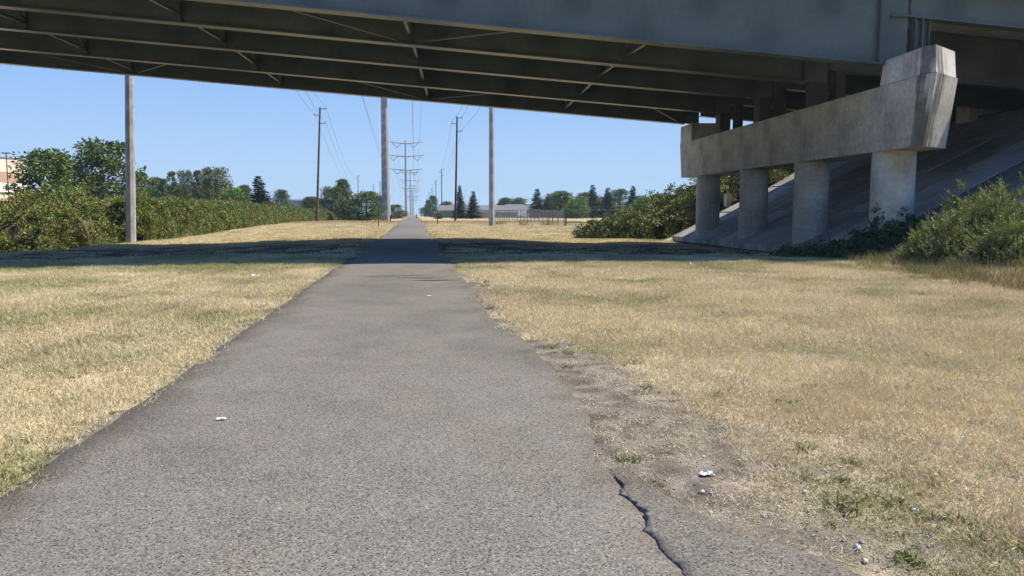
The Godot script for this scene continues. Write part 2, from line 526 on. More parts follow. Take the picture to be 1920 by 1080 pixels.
func scatter_grass():
	var variants := [blade_patch(1, 80, 0.21, 0.012, 0.06, 0.0026, 0.6), blade_patch(2, 80, 0.21, 0.02, 0.105, 0.0026, 0.7), blade_patch(3, 60, 0.2, 0.015, 0.05, 0.003, 1.1)]
	var far := blade_patch(4, 70, 0.55, 0.04, 0.15, 0.009, 0.7)
	var xf := [[], [], []]
	var cl := [PackedColorArray(), PackedColorArray(), PackedColorArray()]
	var add := func(x: float, z: float, sc: float, keep: float):
		if x > path_left(z) - 0.02 and x < path_right(z) + 0.03: return
		if x > 1.0 and x < 3.4 and z > -4.2 and x < 1.3 + (z + 4.2) * 0.62: return
		var k := soil_share(x, z)
		if rng.randf() < k * keep: return
		var q := turf_colour(x, z)
		var t := rng.randf_range(0.8, 1.2)
		q = Color(q.r * t, q.g * t, q.b * t)
		var i := rng.randi() % 3
		var bs := Basis(Vector3.UP, rng.randf() * TAU).scaled(Vector3(sc, sc * rng.randf_range(0.75, 1.3) * (1 - 0.5 * k), sc))
		xf[i].append(Transform3D(bs, Vector3(x, land(x, z) - 0.004, z)))
		cl[i].append(q)
	# close, middle and deck-side turf
	for k in 13000:
		var z := -rng.randf_range(2.2, 9.0)
		add.call(rng.randf_range(-2.0 - absf(z) * 0.62, 2.0 + absf(z) * 1.02), z, 1.0, 0.93)
	for k in 27000:
		var z := -rng.randf_range(8.0, 28.0)
		add.call(rng.randf_range(-2.0 - absf(z) * 0.6, 2.0 + absf(z) * 0.98), z, 1.35, 0.97)
	for i in 3:
		tag(many("dry_turf", variants[i], M.blade, xf[i], cl[i], self), "short dry mown grass on both sides of the trail", "grass", "dry mown grass", "stuff")
	# beyond the bridge
	var fx := []
	var fc := PackedColorArray()
	for k in 30000:
		var z := -28.0 - 100.0 * pow(rng.randf(), 1.4)
		var x := rng.randf_range(-22.0, 26.0)
		if x > path_left(z) - 0.1 and x < path_right(z) + 0.1: continue
		var b := tb(x, z)
		if b.x > 14.5 and b.y < 60: continue
		if rng.randf() < soil_share(x, z) * 0.96: continue
		var q := turf_colour(x, z)
		var t := rng.randf_range(0.8, 1.2)
		fc.append(Color(q.r * t, q.g * t, q.b * t))
		var sc := rng.randf_range(0.7, 1.2)
		fx.append(Transform3D(Basis(Vector3.UP, rng.randf() * TAU).scaled(Vector3(sc, sc, sc)), Vector3(x, land(x, z) - 0.01, z)))
	tag(many("far_turf", far, M.blade, fx, fc, self), "dry grass of the field beyond the bridge shadow", "grass", "", "stuff")
	# green weeds and coarser green tufts
	var weed := blade_patch(7, 34, 0.09, 0.04, 0.12, 0.0055, 0.75)
	var wx := []
	var wc := PackedColorArray()
	for k in 16000:
		var z := -rng.randf_range(2.6, 26.0)
		var x := rng.randf_range(-2.0 - absf(z) * 0.6, 2.0 + absf(z) * 0.98)
		if x > path_left(z) - 0.03 and x < path_right(z) + 0.05: continue
		if x > 1.0 and x < 3.4 and z > -4.2 and x < 1.3 + (z + 4.2) * 0.62: continue
		if rng.randf() > (0.06 if x > 0 else 0.2) + 0.6 * green_share(x, z): continue
		var t := rng.randf_range(0.7, 1.25)
		wc.append(Color(0.14 * t, 0.185 * t, 0.05 * t).lerp(Color(0.26, 0.25, 0.11), rng.randf() * 0.6))
		var sc := 0.3 + 0.75 * pow(rng.randf(), 2.0)
		wx.append(Transform3D(Basis(Vector3.UP, rng.randf() * TAU).scaled(Vector3(sc, sc * 0.8, sc)), Vector3(x, land(x, z) - 0.004, z)))
	tag(many("green_weeds", weed, M.blade, wx, wc, self), "small green weeds scattered through the dry grass", "weeds", "", "stuff")
	# pale seed stalks standing above the mown turf
	var stalk := blade_patch(8, 14, 0.16, 0.07, 0.19, 0.0022, 0.3)
	var sx := []
	var scol := PackedColorArray()
	for k in 6500:
		var z := -rng.randf_range(3.0, 26.0)
		var x := rng.randf_range(-2.0 - absf(z) * 0.6, 2.0 + absf(z) * 0.98)
		if x > path_left(z) - 0.15 and x < path_right(z) + 0.3: continue
		if rng.randf() < soil_share(x, z) or nz.get_noise_2d(x * 5.0 + 40, z * 5.0) < 0.02: continue
		var t := rng.randf_range(0.85, 1.15)
		scol.append(Color(0.66 * t, 0.58 * t, 0.38 * t))
		var sc := rng.randf_range(0.5, 1.0)
		sx.append(Transform3D(Basis(Vector3.UP, rng.randf() * TAU).scaled(Vector3(sc, sc, sc)), Vector3(x, land(x, z) - 0.004, z)))
	tag(many("seed_stalks", stalk, M.blade, sx, scol, self), "pale dry seed stalks standing above the mown turf", "grass", "", "stuff")
	# taller seeding stalks along the shade edge and on the rough ground at the right
	var tall := blade_patch(9, 26, 0.22, 0.18, 0.5, 0.006, 0.28)
	var tx := []
	var tc := PackedColorArray()
	for k in 9000:
		var x := rng.randf_range(-16.0, 27.0)
		var z := -rng.randf_range(10.0, 31.0)
		var b := tb(x, z)
		var rough := sstep(11.6, 13.0, b.x - (b.y - 24.0) * 0.05 - nz.get_noise_2d(x, z) * 0.7 + maxf(0, b.y - 22.0) * -0.5) * (1 - sstep(24.5, 26.0, b.y))
		var fringe := (1 - sstep(0.3, 1.0, absf(b.y - 25.2 - nz.get_noise_2d(x * 3, 9.0)))) * 0.10
		if x > -3.0 and x < 1.9: continue
		if rng.randf() > rough * 0.85 + fringe: continue
		var t := rng.randf_range(0.75, 1.2)
		var q := Color(0.34, 0.27, 0.14).lerp(Color(0.20, 0.21, 0.08), clampf(0.4 + nz.get_noise_2d(x * 8, z * 8) * 1.6, 0, 1))
		tc.append(Color(q.r * t, q.g * t, q.b * t))
		var sc := rng.randf_range(0.6, 1.1) * (1.0 if rough > 0.3 else 0.55)
		tx.append(Transform3D(Basis(Vector3.UP, rng.randf() * TAU).scaled(Vector3(sc, sc, sc)), Vector3(x, land(x, z) - 0.01, z)))
	tag(many("tall_rough_grass", tall, M.blade, tx, tc, self), "tall rough grass on the bank below the right bush", "grass", "", "stuff")
	# loose grit on the bare corner
	var mb := MB.new()
	mb.box(Vector3.ZERO, Vector3(1, 0.7, 0.8), Basis(Vector3(0.3, 0.8, 0.5).normalized(), 0.6))
	var gx := []
	var gc := PackedColorArray()
	for k in 9000:
		var z := -rng.randf_range(2.3, 12.0)
		var x := rng.randf_range(1.0, 3.6)
		if x < path_right(z) - 0.12 or rng.randf() > soil_share(x, z) or (z > -4.2 and x < 1.3 + (z + 4.2) * 0.62): continue
		var sc := 0.004 + 0.012 * pow(rng.randf(), 4.0)
		var t := rng.randf_range(0.16, 0.42)
		gc.append(Color(t, t * 0.95, t * 0.9))
		gx.append(Transform3D(Basis(Vector3.UP, rng.randf() * TAU).scaled(Vector3(sc, sc, sc)), Vector3(x, land(x, z) + sc * 0.2, z)))
	tag(many("loose_grit", mb.mesh(), M.blade, gx, gc, self), "loose grit on the bare earth beside the trail", "gravel", "", "stuff")

# ------------------------------------------------------------------ bridge
var GP := [26.6, 32.4, 38.3, 44.1, 50.0]           # girder lines
var GB := [6.96, 7.33, 7.57, 7.58, 7.64]           # underside of each main girder at u = 15
const GRADE := 0.077
func deck_under(u: float, p: float) -> float:
	return 9.95 + (p - 26.6) * 0.012 - (u - 15.0) * GRADE

func make_bridge():
	var O := Vector3(0, 0, -38)      # local origin: bridge frame point u 0, p 38
	var root := thing("highway_overpass", fb(0, 0, 38), "dark steel girder highway overpass crossing above the trail", "bridge", "", -TH)
	var L := func(u: float, y: float, p: float) -> Vector3: return Vector3(u, y, 38.0 - p)
	var uL := -46.0
	var uE := 16.2
	for i in 5:
		var p: float = GP[i]
		var yb := func(u: float) -> float: return GB[i] - (u - 15.0) * GRADE
		var g := Node3D.new()
		g.name = "girder"
		root.add_child(g, true)
		# web: a sloping plate from the flange to the deck
		var mb := MB.new()
		var t := 0.015
		mb.hexa([L.call(uL, yb.call(uL) + 0.05, p - t), L.call(uE, yb.call(uE) + 0.05, p - t), L.call(uE, yb.call(uE) + 0.05, p + t), L.call(uL, yb.call(uL) + 0.05, p + t)],
			[L.call(uL, deck_under(uL, p) - 0.04, p - t), L.call(uE, deck_under(uE, p) - 0.04, p - t), L.call(uE, deck_under(uE, p) - 0.04, p + t), L.call(uL, deck_under(uL, p) - 0.04, p + t)])
		part("web", mb.mesh(), M.girder_paint, g)
		mb = MB.new()
		mb.beam(L.call(uL, yb.call(uL) + 0.025, p), L.call(15.2, yb.call(15.2) + 0.025, p), 0.52, 0.05)
		part("bottom_flange", mb.mesh(), M.girder_paint, g)
		mb = MB.new()
		mb.beam(L.call(uL, deck_under(uL, p) - 0.021, p), L.call(uE, deck_under(uE, p) - 0.021, p), 0.45, 0.04)
		part("top_flange", mb.mesh(), M.girder_paint, g)
		# stiffeners: at each cross frame on the inner side, at the bearing on both
		for u in [15.1, 7.1, -1.9, -11.2, -20.4, -29.6, -38.8]:
			for s in [-1, 1]:
				if i == 0 and s == -1 and u < 15: continue
				if i == 4 and s == 1 and u < 15: continue
				mb = MB.new()
				var y0: float = yb.call(u) + 0.052
				var y1: float = deck_under(u, p) - 0.044
				mb.box(L.call(u, (y0 + y1) * 0.5, p + s * 0.105), Vector3(0.022, y1 - y0, 0.178))
				part("stiffener", mb.mesh(), M.girder_paint, g)
		# the shallower girder of the end span beyond the joint
		var a := Node3D.new()
		a.name = "end_span_girder"
		root.add_child(a, true)
		var ya := func(u: float) -> float: return (GB[i] + 1.75 if i == 0 else GB[i] + 0.6) - (u - 15.0) * GRADE
		mb = MB.new()
		var u0 := 16.29
		var u1 := 30.2
		mb.hexa([L.call(u0, ya.call(u0) + 0.05, p - t), L.call(u1, ya.call(u1) + 0.05, p - t), L.call(u1, ya.call(u1) + 0.05, p + t), L.call(u0, ya.call(u0) + 0.05, p + t)],
			[L.call(u0, deck_under(u0, p) - 0.04, p - t), L.call(u1, deck_under(u1, p) - 0.04, p - t), L.call(u1, deck_under(u1, p) - 0.04, p + t), L.call(u0, deck_under(u0, p) - 0.04, p + t)])
		part("web", mb.mesh(), M.girder_paint, a)
		mb = MB.new()
		mb.beam(L.call(u0, ya.call(u0) + 0.025, p), L.call(u1, ya.call(u1) + 0.025, p), 0.45, 0.05)
		part("bottom_flange", mb.mesh(), M.girder_paint, a)
		mb = MB.new()
		mb.beam(L.call(u0, deck_under(u0, p) - 0.021, p), L.call(u1, deck_under(u1, p) - 0.021, p), 0.45, 0.04)
		part("top_flange", mb.mesh(), M.girder_paint, a)
		if i > 0: continue
		# seat bracket carrying the end span girder on the pier
		var low := 6.3 + (p - 27.0) * 0.009 if i > 0 and i < 4 else (7.13 if i == 0 else 7.63)
		mb = MB.new()
		var seat: float = ya.call(16.6)
		for q in [[16.42, 0.02], [16.68, 0.025], [16.94, 0.025]]:
			mb.box(L.call(q[0], (low + seat) * 0.5, p), Vector3(q[1], seat - low - 0.03, 0.36))
		mb.box(L.call(16.68, (low + seat) * 0.5, p), Vector3(0.50, seat - low - 0.06, 0.02))
		part("bracket", mb.mesh(), M.girder_paint, a)
	# shelf plate on the fascia girder beside the joint
	var mb := MB.new()
	mb.box(L.call(15.83, 8.645, GP[0] - 0.13), Vector3(0.68, 0.03, 0.22))
	part("shelf_plate", mb.mesh(), M.girder_paint, root)
	# bearings on the pier cap
	for i in 5:
		var p: float = GP[i]
		mb = MB.new()
		var low := 6.235 + (p - 27.07) * 0.0086
		if i == 0 or i == 4: continue
		var top: float = GB[i] - 0.05
		mb.box(L.call(15.75, (low + top) * 0.5 + 0.0, p), Vector3(0.62, top - low, 0.8))
		part("bearing", mb.mesh(), M.dark_iron, root)
		mb = MB.new()
		top = GB[i] + 0.6 - 1.6 * GRADE - 0.004
		mb.box(L.call(16.65, (low + top) * 0.5, p), Vector3(0.4, top - low, 0.6))
		part("bearing", mb.mesh(), M.dark_iron, root)
	# cross frames
	for u in [7.1, -1.9, -11.2, -20.4, -29.6, -38.8]:
		for i in 4:
			mb = MB.new()
			var pa: float = GP[i] + 0.2
			var pb: float = GP[i + 1] - 0.2
			var ya: float = GB[i] - (u - 15.0) * GRADE + 0.35
			var yb: float = GB[i + 1] - (u - 15.0) * GRADE + 0.35
			var yt := deck_under(u, pa) - 0.45
			var pm := (pa + pb) * 0.5
			mb.beam(L.call(u, ya, pa), L.call(u, yb, pb), 0.12, 0.12)
			mb.beam(L.call(u, yt, pa), L.call(u, yt, pb), 0.12, 0.12)
			mb.beam(L.call(u, ya + 0.06, pa), L.call(u, yt - 0.06, pm), 0.10, 0.10)
			mb.beam(L.call(u, yb + 0.06, pb), L.call(u, yt - 0.06, pm), 0.10, 0.10)
			part("cross_frame", mb.mesh(), M.girder_paint, root)
	# lateral bracing in the outer bays, just above the bottom flanges
	for bay in [0, 3]:
		var us := [15.0, 7.1, -1.9, -11.2, -20.4, -29.6, -38.8]
		for k in us.size() - 1:
			var um: float = (us[k] + us[k + 1]) * 0.5
			for e in [k % 2]:
				var ue: float = us[k + e]
				mb = MB.new()
				mb.beam(L.call(ue + (0.3 if e == 1 else -0.3), GB[bay + 1] - (ue - 15.0) * GRADE + 0.13, GP[bay + 1] - 0.2), L.call(um + (0.25 if e == 0 else -0.25), GB[bay] - (um - 15.0) * GRADE + 0.13, GP[bay] + 0.2), 0.06, 0.06)
				part("lateral_brace", mb.mesh(), M.girder_paint, root)
	# deck, edge overhangs and parapets
	mb = MB.new()
	var q := [[uL, 25.75], [33.0, 25.75], [33.0, 50.85], [uL, 50.85]]
	var lo := []
	var hi := []
	for e in q:
		lo.append(L.call(e[0], deck_under(e[0], e[1]), e[1])); hi.append(L.call(e[0], deck_under(e[0], e[1]) + 0.24, e[1]))
	mb.hexa(lo, hi)
	part("deck", mb.mesh(), M.concrete, root)
	for p in [25.95, 50.65]:
		mb = MB.new()
		var a: Vector3 = L.call(uL, deck_under(uL, p) + 0.245, p)
		var b: Vector3 = L.call(33.0, deck_under(33.0, p) + 0.245, p)
		var w := Vector3(0, 0, 0.19)
		var w2 := Vector3(0, 0, 0.09)
		var h := Vector3(0, 0.85, 0)
		mb.hexa([a - w, b - w, b + w, a + w], [a - w2 + h, b - w2 + h, b + w2 + h, a + w2 + h])
		part("parapet", mb.mesh(), M.concrete, root)

# A pier in the bridge frame: cap with battered ends, end pedestals, four columns.
func stained(mb: MB, a: Vector3, b: Vector3, c: Vector3, d: Vector3, fx: int, fy: int, tone: Callable):   # quad a b c d as a grid with its own tones
	for j in fy:
		for i in fx:
			var q := func(s: float, t: float) -> Vector3: return a.lerp(b, s).lerp(d.lerp(c, s), t)
			var m := Vector2((i + 0.5) / fx, (j + 0.5) / fy)
			mb.col = tone.call(q.call(m.x, m.y))
			mb.quad(q.call(float(i) / fx, float(j) / fy), q.call(float(i + 1) / fx, float(j) / fy), q.call(float(i + 1) / fx, float(j + 1) / fy), q.call(float(i) / fx, float(j + 1) / fy))
	mb.col = Color(1, 1, 1)

func ring_prism(bot: Array, top: Array, tone: Callable, cell: float) -> ArrayMesh:
	var mb := MB.new()
	var k := bot.size()
	for i in k:
		var j := (i + 1) % k
		var a: Vector3 = bot[i]
		var b: Vector3 = bot[j]
		var e: Vector3 = top[j]
		var d: Vector3 = top[i]
		stained(mb, a, b, e, d, maxi(1, int(a.distance_to(b) / cell)), maxi(1, int(a.distance_to(d) / cell)), tone)
	for i in range(1, k - 1):
		mb.tri(top[0], top[i], top[i + 1])
		mb.tri(bot[0], bot[i + 1], bot[i])
	return mb.mesh()

func make_pier(du: float, rise: float, label: String):
	# plan of the cap, near end skewed and chamfered; du shifts a copy along the bridge, rise lifts it
	var c0 := 38.0
	var root := thing("bridge_pier", fb(16.15 + du, 0, c0), label, "bridge pier", "concrete piers of the overpass", -TH)
	var P := func(u: float, y: float, p: float) -> Vector3: return Vector3(u - 16.15, y + rise, c0 - p)
	var yt := func(p: float) -> float: return 6.23 + (p - 27.07) * 0.0086
	var yl := func(p: float) -> float: return 3.90 + (p - 26.9) * 0.0086
	# weathering: rain-washed black streaks near the exposed corner, faint vertical runs elsewhere
	var tone := func(v: Vector3) -> Color:
		var p := c0 - v.z
		var n1 := nz.get_noise_2d((v.x + p) * 26.0, v.y * 3.0)
		var n2 := nz.get_noise_3d(v.x * 14, v.y * 14, p * 14)
		var k := 1.0 + n1 * 0.10 + n2 * 0.08
		var corner := (p - 23.75) + absf(v.x + 0.62) * 0.45 + (v.y - rise - 7.2) * 0.08
		var s := clampf(1.15 - absf(corner - 0.36) * 2.1 + n1 * 1.1 + n2 * 0.5, 0, 1) * 0.74
		var far := clampf(0.8 - absf(p - 51.0) * 1.5 + n1, 0, 1) * 0.4
		k *= 1 - maxf(s, far)
		return Color(k, k * 0.985, k * 0.97)
	var plain := func(v: Vector3) -> Color:
		var k := 1.0 + nz.get_noise_2d((v.x * 3 + v.z) * 14.0, v.y * 2.0) * 0.10
		return Color(k, k * 0.99, k * 0.975)
	var bot := []
	var top := []
	for e in [[15.36, 24.60, 15.36, 24.28], [15.52, 24.25, 15.56, 23.78], [16.98, 25.25, 17.02, 24.85]]:
		bot.append(P.call(e[0], yl.call(e[1]), e[1])); top.append(P.call(e[2], yt.call(e[3]), e[3]))
	for e in [[16.98, 50.9, 17.02, 51.3], [15.36, 50.95, 15.36, 51.4]]:
		bot.append(P.call(e[0], yl.call(e[1]), e[1])); top.append(P.call(e[2], yt.call(e[3]), e[3]))
	part("cap", ring_prism(bot, top, tone, 0.12), M.concrete, root)
	# end pedestals
	bot = []; top = []
	for e in [[15.42, 24.30, 15.44, 24.36], [15.58, 23.84, 15.60, 23.98], [16.98, 24.89, 16.96, 25.0], [16.98, 27.0, 16.96, 26.85], [15.58, 27.0, 15.60, 26.85], [15.40, 26.82, 15.43, 26.68]]:
		bot.append(P.call(e[0], yt.call(e[1]) + 0.026, e[1])); top.append(P.call(e[2], 7.13, e[3]))
	part("pedestal", ring_prism(bot, top, tone, 0.08), M.concrete_patch, root)
	bot = []; top = []
	for e in [[15.38, 48.9], [16.98, 48.9], [16.98, 51.28], [15.38, 51.36]]:
		bot.append(P.call(e[0], yt.call(e[1]) + 0.004, e[1])); top.append(P.call(e[0], 7.58, e[1]))
	bot.reverse(); top.reverse()
	part("pedestal", ring_prism(bot, top, tone, 0.3), M.concrete, root)
	# columns, standing in the slope
	for p in [26.95, 33.4, 40.1, 47.6]:
		var mb := MB.new()
		var y1: float = yl.call(p) - 0.002
		mb.tube(P.call(16.15, -0.7 - rise, p), P.call(16.15, y1, p), 0.75, 0.75, 40)
		for i in mb.c.size(): mb.c[i] = plain.call(mb.v[i])
		part("column", mb.mesh(), M.concrete, root)

func make_slope():
	var root := thing("slope_paving", fb(22, 0, 38.5), "grey concrete slope paving of large slabs below the end span", "slope paving", "", -TH)
	root.set_meta("kind", "structure")
	var mats := [M.slab_a, M.slab_b, M.slab_c]
	var ps := [25.4, 28.3, 31.2, 34.1, 37.0, 39.9, 42.8, 45.7, 48.6, 51.8]
	var us := [15.0, 18.4, 21.9, 25.4, 28.95]
	var r := RandomNumberGenerator.new()
	r.seed = 5
	for i in ps.size() - 1:
		for j in us.size() - 1:
			var g := 0.06
			var d := r.randf_range(-0.012, 0.012)
			var P := func(u: float, p: float, h: float) -> Vector3: return Vector3(u - 22, (u - 15.2) * 0.5 + 0.16 + h + d, 38.5 - p)
			var a := [P.call(us[j] + g, ps[i] + g, -0.3), P.call(us[j + 1] - g, ps[i] + g, -0.3), P.call(us[j + 1] - g, ps[i + 1] - g, -0.3), P.call(us[j] + g, ps[i + 1] - g, -0.3)]
			var e := 0.02
			var b := [P.call(us[j] + g, ps[i] + g, -e), P.call(us[j + 1] - g, ps[i] + g, -e), P.call(us[j + 1] - g, ps[i + 1] - g, -e), P.call(us[j] + g, ps[i + 1] - g, -e)]
			g += e
			var c := [P.call(us[j] + g, ps[i] + g, 0), P.call(us[j + 1] - g, ps[i] + g, 0), P.call(us[j + 1] - g, ps[i + 1] - g, 0), P.call(us[j] + g, ps[i + 1] - g, 0)]
			var mb := MB.new()
			mb.hexa(a, b)
			mb.hexa(b, c)
			part("slab", mb.mesh(), mats[r.randi() % 3], root)

func make_abutment():
	var root := thing("bridge_abutment", fb(29.9, 6.0, 38.3), "shaded concrete abutment at the top of the slope paving", "abutment", "", -TH)
	var mb := MB.new()
	mb.box(Vector3(-0.1, -0.4, 0), Vector3(1.5, 1.4, 26.6))
	part("seat_wall", mb.mesh(), M.concrete, root)
	mb = MB.new()
	mb.box(Vector3(0.95, 1.2, 0), Vector3(0.5, 2.7, 25.0))
	part("back_wall", mb.mesh(), M.concrete, root)
	for i in 5:
		var y: float = (GB[i] + 1.75 if i == 0 else GB[i] + 0.6) - 14.5 * GRADE - 6.0
		mb = MB.new()
		mb.box(Vector3(-0.35, (0.303 + y) * 0.5, 38.3 - GP[i]), Vector3(0.7, y - 0.303 - 0.01, 0.9))
		part("bearing_block", mb.mesh(), M.concrete, root)
	mb = MB.new()
	mb.box(Vector3.ZERO, Vector3(0.5, 0.8, 1.1))
	var bl := solo("concrete_block", mb.mesh(), M.concrete, fb(28.2, 7.05, 40.2), "small pale concrete block standing at the top of the slope paving", "block", "", "", -TH)
	bl.rotation.y = -TH
	# small utility box on the lower slope between the far columns
	mb = MB.new()
	mb.box(Vector3(0, 0.4, 0), Vector3(0.35, 0.9, 0.55))
	mb.box(Vector3(-0.19, 0.42, 0), Vector3(0.03, 0.7, 0.45))
	solo("utility_box", mb.mesh(), M.concrete, fb(19.3, 2.2, 52.6), "pale utility box on the slope between the far pier columns", "box", "", "", -TH)

# ------------------------------------------------------------------ power lines
func make_tower(at: Vector3, h: float, label: String, arms: bool, r0: float):
	var t := thing("transmission_tower", at, label, "power tower", "steel towers of the main power line")
	var mb := MB.new()
	mb.tube(Vector3(0, -0.6, 0), Vector3(0, h, 0), r0, r0 * 0.42, 12, true)
	part("pole", mb.mesh(), M.galvanised, t)
	mb = MB.new()
	mb.tube(Vector3(0, 0.0, 0), Vector3(0, 0.16, 0), r0 + 0.2, r0 + 0.2, 24)
	part("base_plate", mb.mesh(), M.concrete, t)
	for a in [[0.955, 9.8, 4.8], [0.785, 11.0, 6.9], [0.605, 9.8, 4.8]]:
		var y: float = a[0] * h
		for s in [-1, 1]:
			mb = MB.new()
			mb.tube(Vector3(s * r0 * 0.3, y, 0), Vector3(s * a[1], y + 1.0, 0), 0.36, 0.2, 8, true)
			part("arm", mb.mesh(), M.weathered_steel, t)
			mb = MB.new()
			var c: float = a[2]
			for e in [-1, 1]:
				mb.tube(Vector3(s * (c + e * 2.9), y + 0.15 + 0.085 * (c + e * 2.9), 0), Vector3(s * c, y - 2.3, 0), 0.17, 0.17, 6)
			var o := part("insulator_string", mb.mesh(), M.insulator, t)

func cable(pts: Array, sag: float, rad: float, label: String, group: String):
	var at: Vector3 = pts[0]
	var mb := MB.new()
	for i in pts.size() - 1:
		var a: Vector3 = pts[i] - at
		var b: Vector3 = pts[i + 1] - at
		var sg: float = sag * pow(a.distance_to(b) / 300.0, 1.5)
		var q := a
		for k in range(1, 15):
			var t := k / 14.0
			var e := a.lerp(b, t) - Vector3(0, 4 * sg * t * (1 - t), 0)
			mb.tube(q, e, rad, rad, 4, false, false)
			q = e
	solo("power_cable", mb.mesh(), M.wire, at, label, "cable", group)

func wood_pole(at: Vector3, h: float, lean: float, dark: bool, label: String, flip := 1.0) -> Array:
	var t := thing("utility_pole", at, label, "utility pole", "wooden utility poles beside the trail")
	var mb := MB.new()
	var top := Vector3(lean, h, 0)
	mb.tube(Vector3(0, -0.5, 0), top, 0.21, 0.13, 12)
	part("pole", mb.mesh(), M.pole_dark if dark else M.pole_wood, t)
	var ends := []
	for a in [[0.985, 1.0], [0.93, -1.0], [0.86, 1.0]]:
		mb = MB.new()
		var s: float = a[1] * flip
		var p := Vector3(lean * a[0], h * a[0], 0)
		mb.beam(p, p + Vector3(s * 0.95, 0.06, 0), 0.10, 0.10)
		part("standoff_arm", mb.mesh(), M.dark_iron, t)
		mb = MB.new()
		mb.tube(p + Vector3(s * 0.9, 0.1, 0), p + Vector3(s * 0.9, 0.4, 0), 0.07, 0.05, 8)
		part("insulator", mb.mesh(), M.insulator, t)
		ends.append(at + p + Vector3(s * 0.9, 0.4, 0))
	return ends

func steel_pole(at: Vector3, h: float, bolts: bool, label: String):
	var t := thing("steel_pole", at, label, "steel pole", "slim steel poles of the side power line")
	var mb := MB.new()
	var lean := 0.9 if bolts else 0.0
	mb.tube(Vector3(0, -0.5, 0), Vector3(lean, h, 0), 0.37, 0.24, 8, true)
	part("shaft", mb.mesh(), M.galvanised, t)
	if bolts:
		var y := 2.4
		var k := 0
		while y < h:
			mb = MB.new()
			var r := lerpf(0.37, 0.24, y / h) * 0.94
			var an := 1.15 if k % 2 == 0 else 0.25
			var d := Vector3(cos(an), 0, sin(an))
			var o := Vector3(lean * y / h, y, 0)
			mb.tube(o + d * r, o + d * (r + 0.13), 0.02, 0.02, 6)
			part("step_bolt", mb.mesh(), M.bolt, t)
			y += 0.75
			k += 1

func make_power():
	# main line of tubular towers
	var tw := [[-4.97, -135.0, 46.0], [-4.75, -440.0, 43.5], [-3.7, -740.0, 43.0], [-2.8, -1040.0, 42.0], [-2.0, -1340.0, 42.0], [-1.6, -1640.0, 42.0]]
	var names := ["thick steel power tower beside the trail, nearest of its line", "steel power tower with three pairs of arms, second along the trail", "steel power tower third along the trail", "steel power tower fourth along the trail", "steel power tower fifth along the trail", "steel power tower sixth and farthest along the trail"]
	for i in tw.size():
		var a: Array = tw[i]
		make_tower(Vector3(a[0], land(a[0], a[1]), a[1]), a[2], names[i], true, 0.84)
	var lv := [["top", 0.955, 4.8], ["middle", 0.785, 6.9], ["bottom", 0.605, 4.8]]
	for l in lv:
		for s in [-1, 1]:
			var pts := [Vector3(-5.0 + s * l[2], 46 * l[1] - 2.3, 165.0)]
			for a in tw: pts.append(Vector3(a[0] + s * l[2], land(a[0], a[1]) + a[2] * l[1] - 2.3, a[1]))
			cable(pts, 8.0, 0.035, "%s conductor on the %s side of the main power line" % [l[0], "left" if s < 0 else "right"], "conductors of the main power line")
	# slim steel poles near the bridge
	steel_pole(Vector3(-21.5, land(-21.5, -60.3), -60.3), 24.0, true, "slim grey steel pole with step bolts rising from the bramble hedge")
	steel_pole(Vector3(9.03, land(9.03, -88.0), -88.0), 25.0, false, "slim grey steel pole standing in the dry field right of the trail")
	# wood poles
	var le := []
	le.append(wood_pole(Vector3(-15.4, land(-15.4, -122.0), -122.0), 17.8, 0.95, false, "leaning reddish wood utility pole rising from the left hedge"))
	le.append(wood_pole(Vector3(-24.0, land(-24.0, -330.0), -330.0), 17.8, 0.1, true, "wood utility pole above the trees left of the thick tower"))
	le.append(wood_pole(Vector3(-22.3, land(-22.0, -420.0), -420.0), 17.7, 0.0, true, "smaller distant wood pole left of the thick tower"))
	le.append(wood_pole(Vector3(-17.0, land(-17.0, -385.0), -385.0), 18.0, 0.0, true, "distant wood pole just left of the thick tower shaft"))
	for j in 3: cable([Vector3(-6.0 + j * 1.2, 18.2 - j, 20.0), le[0][j], le[1][j]], 9.0, 0.022, "%s wire of the left wood pole line" % ["upper", "middle", "lower"][j], "wires of the left wood poles")
	var re := []
	var rp := [[7.1, -132.0, 18.0, 0.45], [10.3, -285.0, 18.3, 0.0], [10.8, -380.0, 18.2, 0.0], [11.25, -480.0, 18.0, 0.0], [11.7, -575.0, 18.0, 0.0], [11.95, -675.0, 17.6, 0.0], [12.3, -790.0, 17.6, 0.0]]
	var rn := ["nearest dark wood utility pole right of the trail", "second dark wood pole right of the trail", "third wood pole right of the trail", "fourth wood pole right of the trail", "fifth wood pole right of the trail", "sixth wood pole right of the trail", "farthest wood pole right of the trail"]
	for i in rp.size():
		var a: Array = rp[i]
		re.append(wood_pole(Vector3(a[0], land(a[0], a[1]), a[1]), a[2], a[3], true, rn[i], -1.0 if i > 5 else 1.0))
	for j in 3:
		var pts := [Vector3(5.0 + j * 0.6, 17.5 - j, 20.0)]
		for i in 6: pts.append(re[i][j])
		cable(pts, 7.0, 0.022, "%s wire of the right wood pole line" % ["upper", "middle", "lower"][j], "wires of the right wood poles")
	# far left row seen beyond the hedge
	for i in 4:
		var z := -640.0 - i * 130.0
		var x := -26.0 - i * 3.0
		var mb := MB.new()
		mb.tube(Vector3(0, -0.5, 0), Vector3(0, 16, 0), 0.22, 0.15, 8)
		mb.beam(Vector3(-1.2, 15, 0), Vector3(1.2, 15, 0), 0.14, 0.14)
		solo("distant_pole", mb.mesh(), M.pole_dark, Vector3(x, land(x, z), z), ["nearest", "second", "third", "farthest"][i] + " tiny utility pole on the skyline right of thick tower", "utility pole", "tiny poles on the skyline")

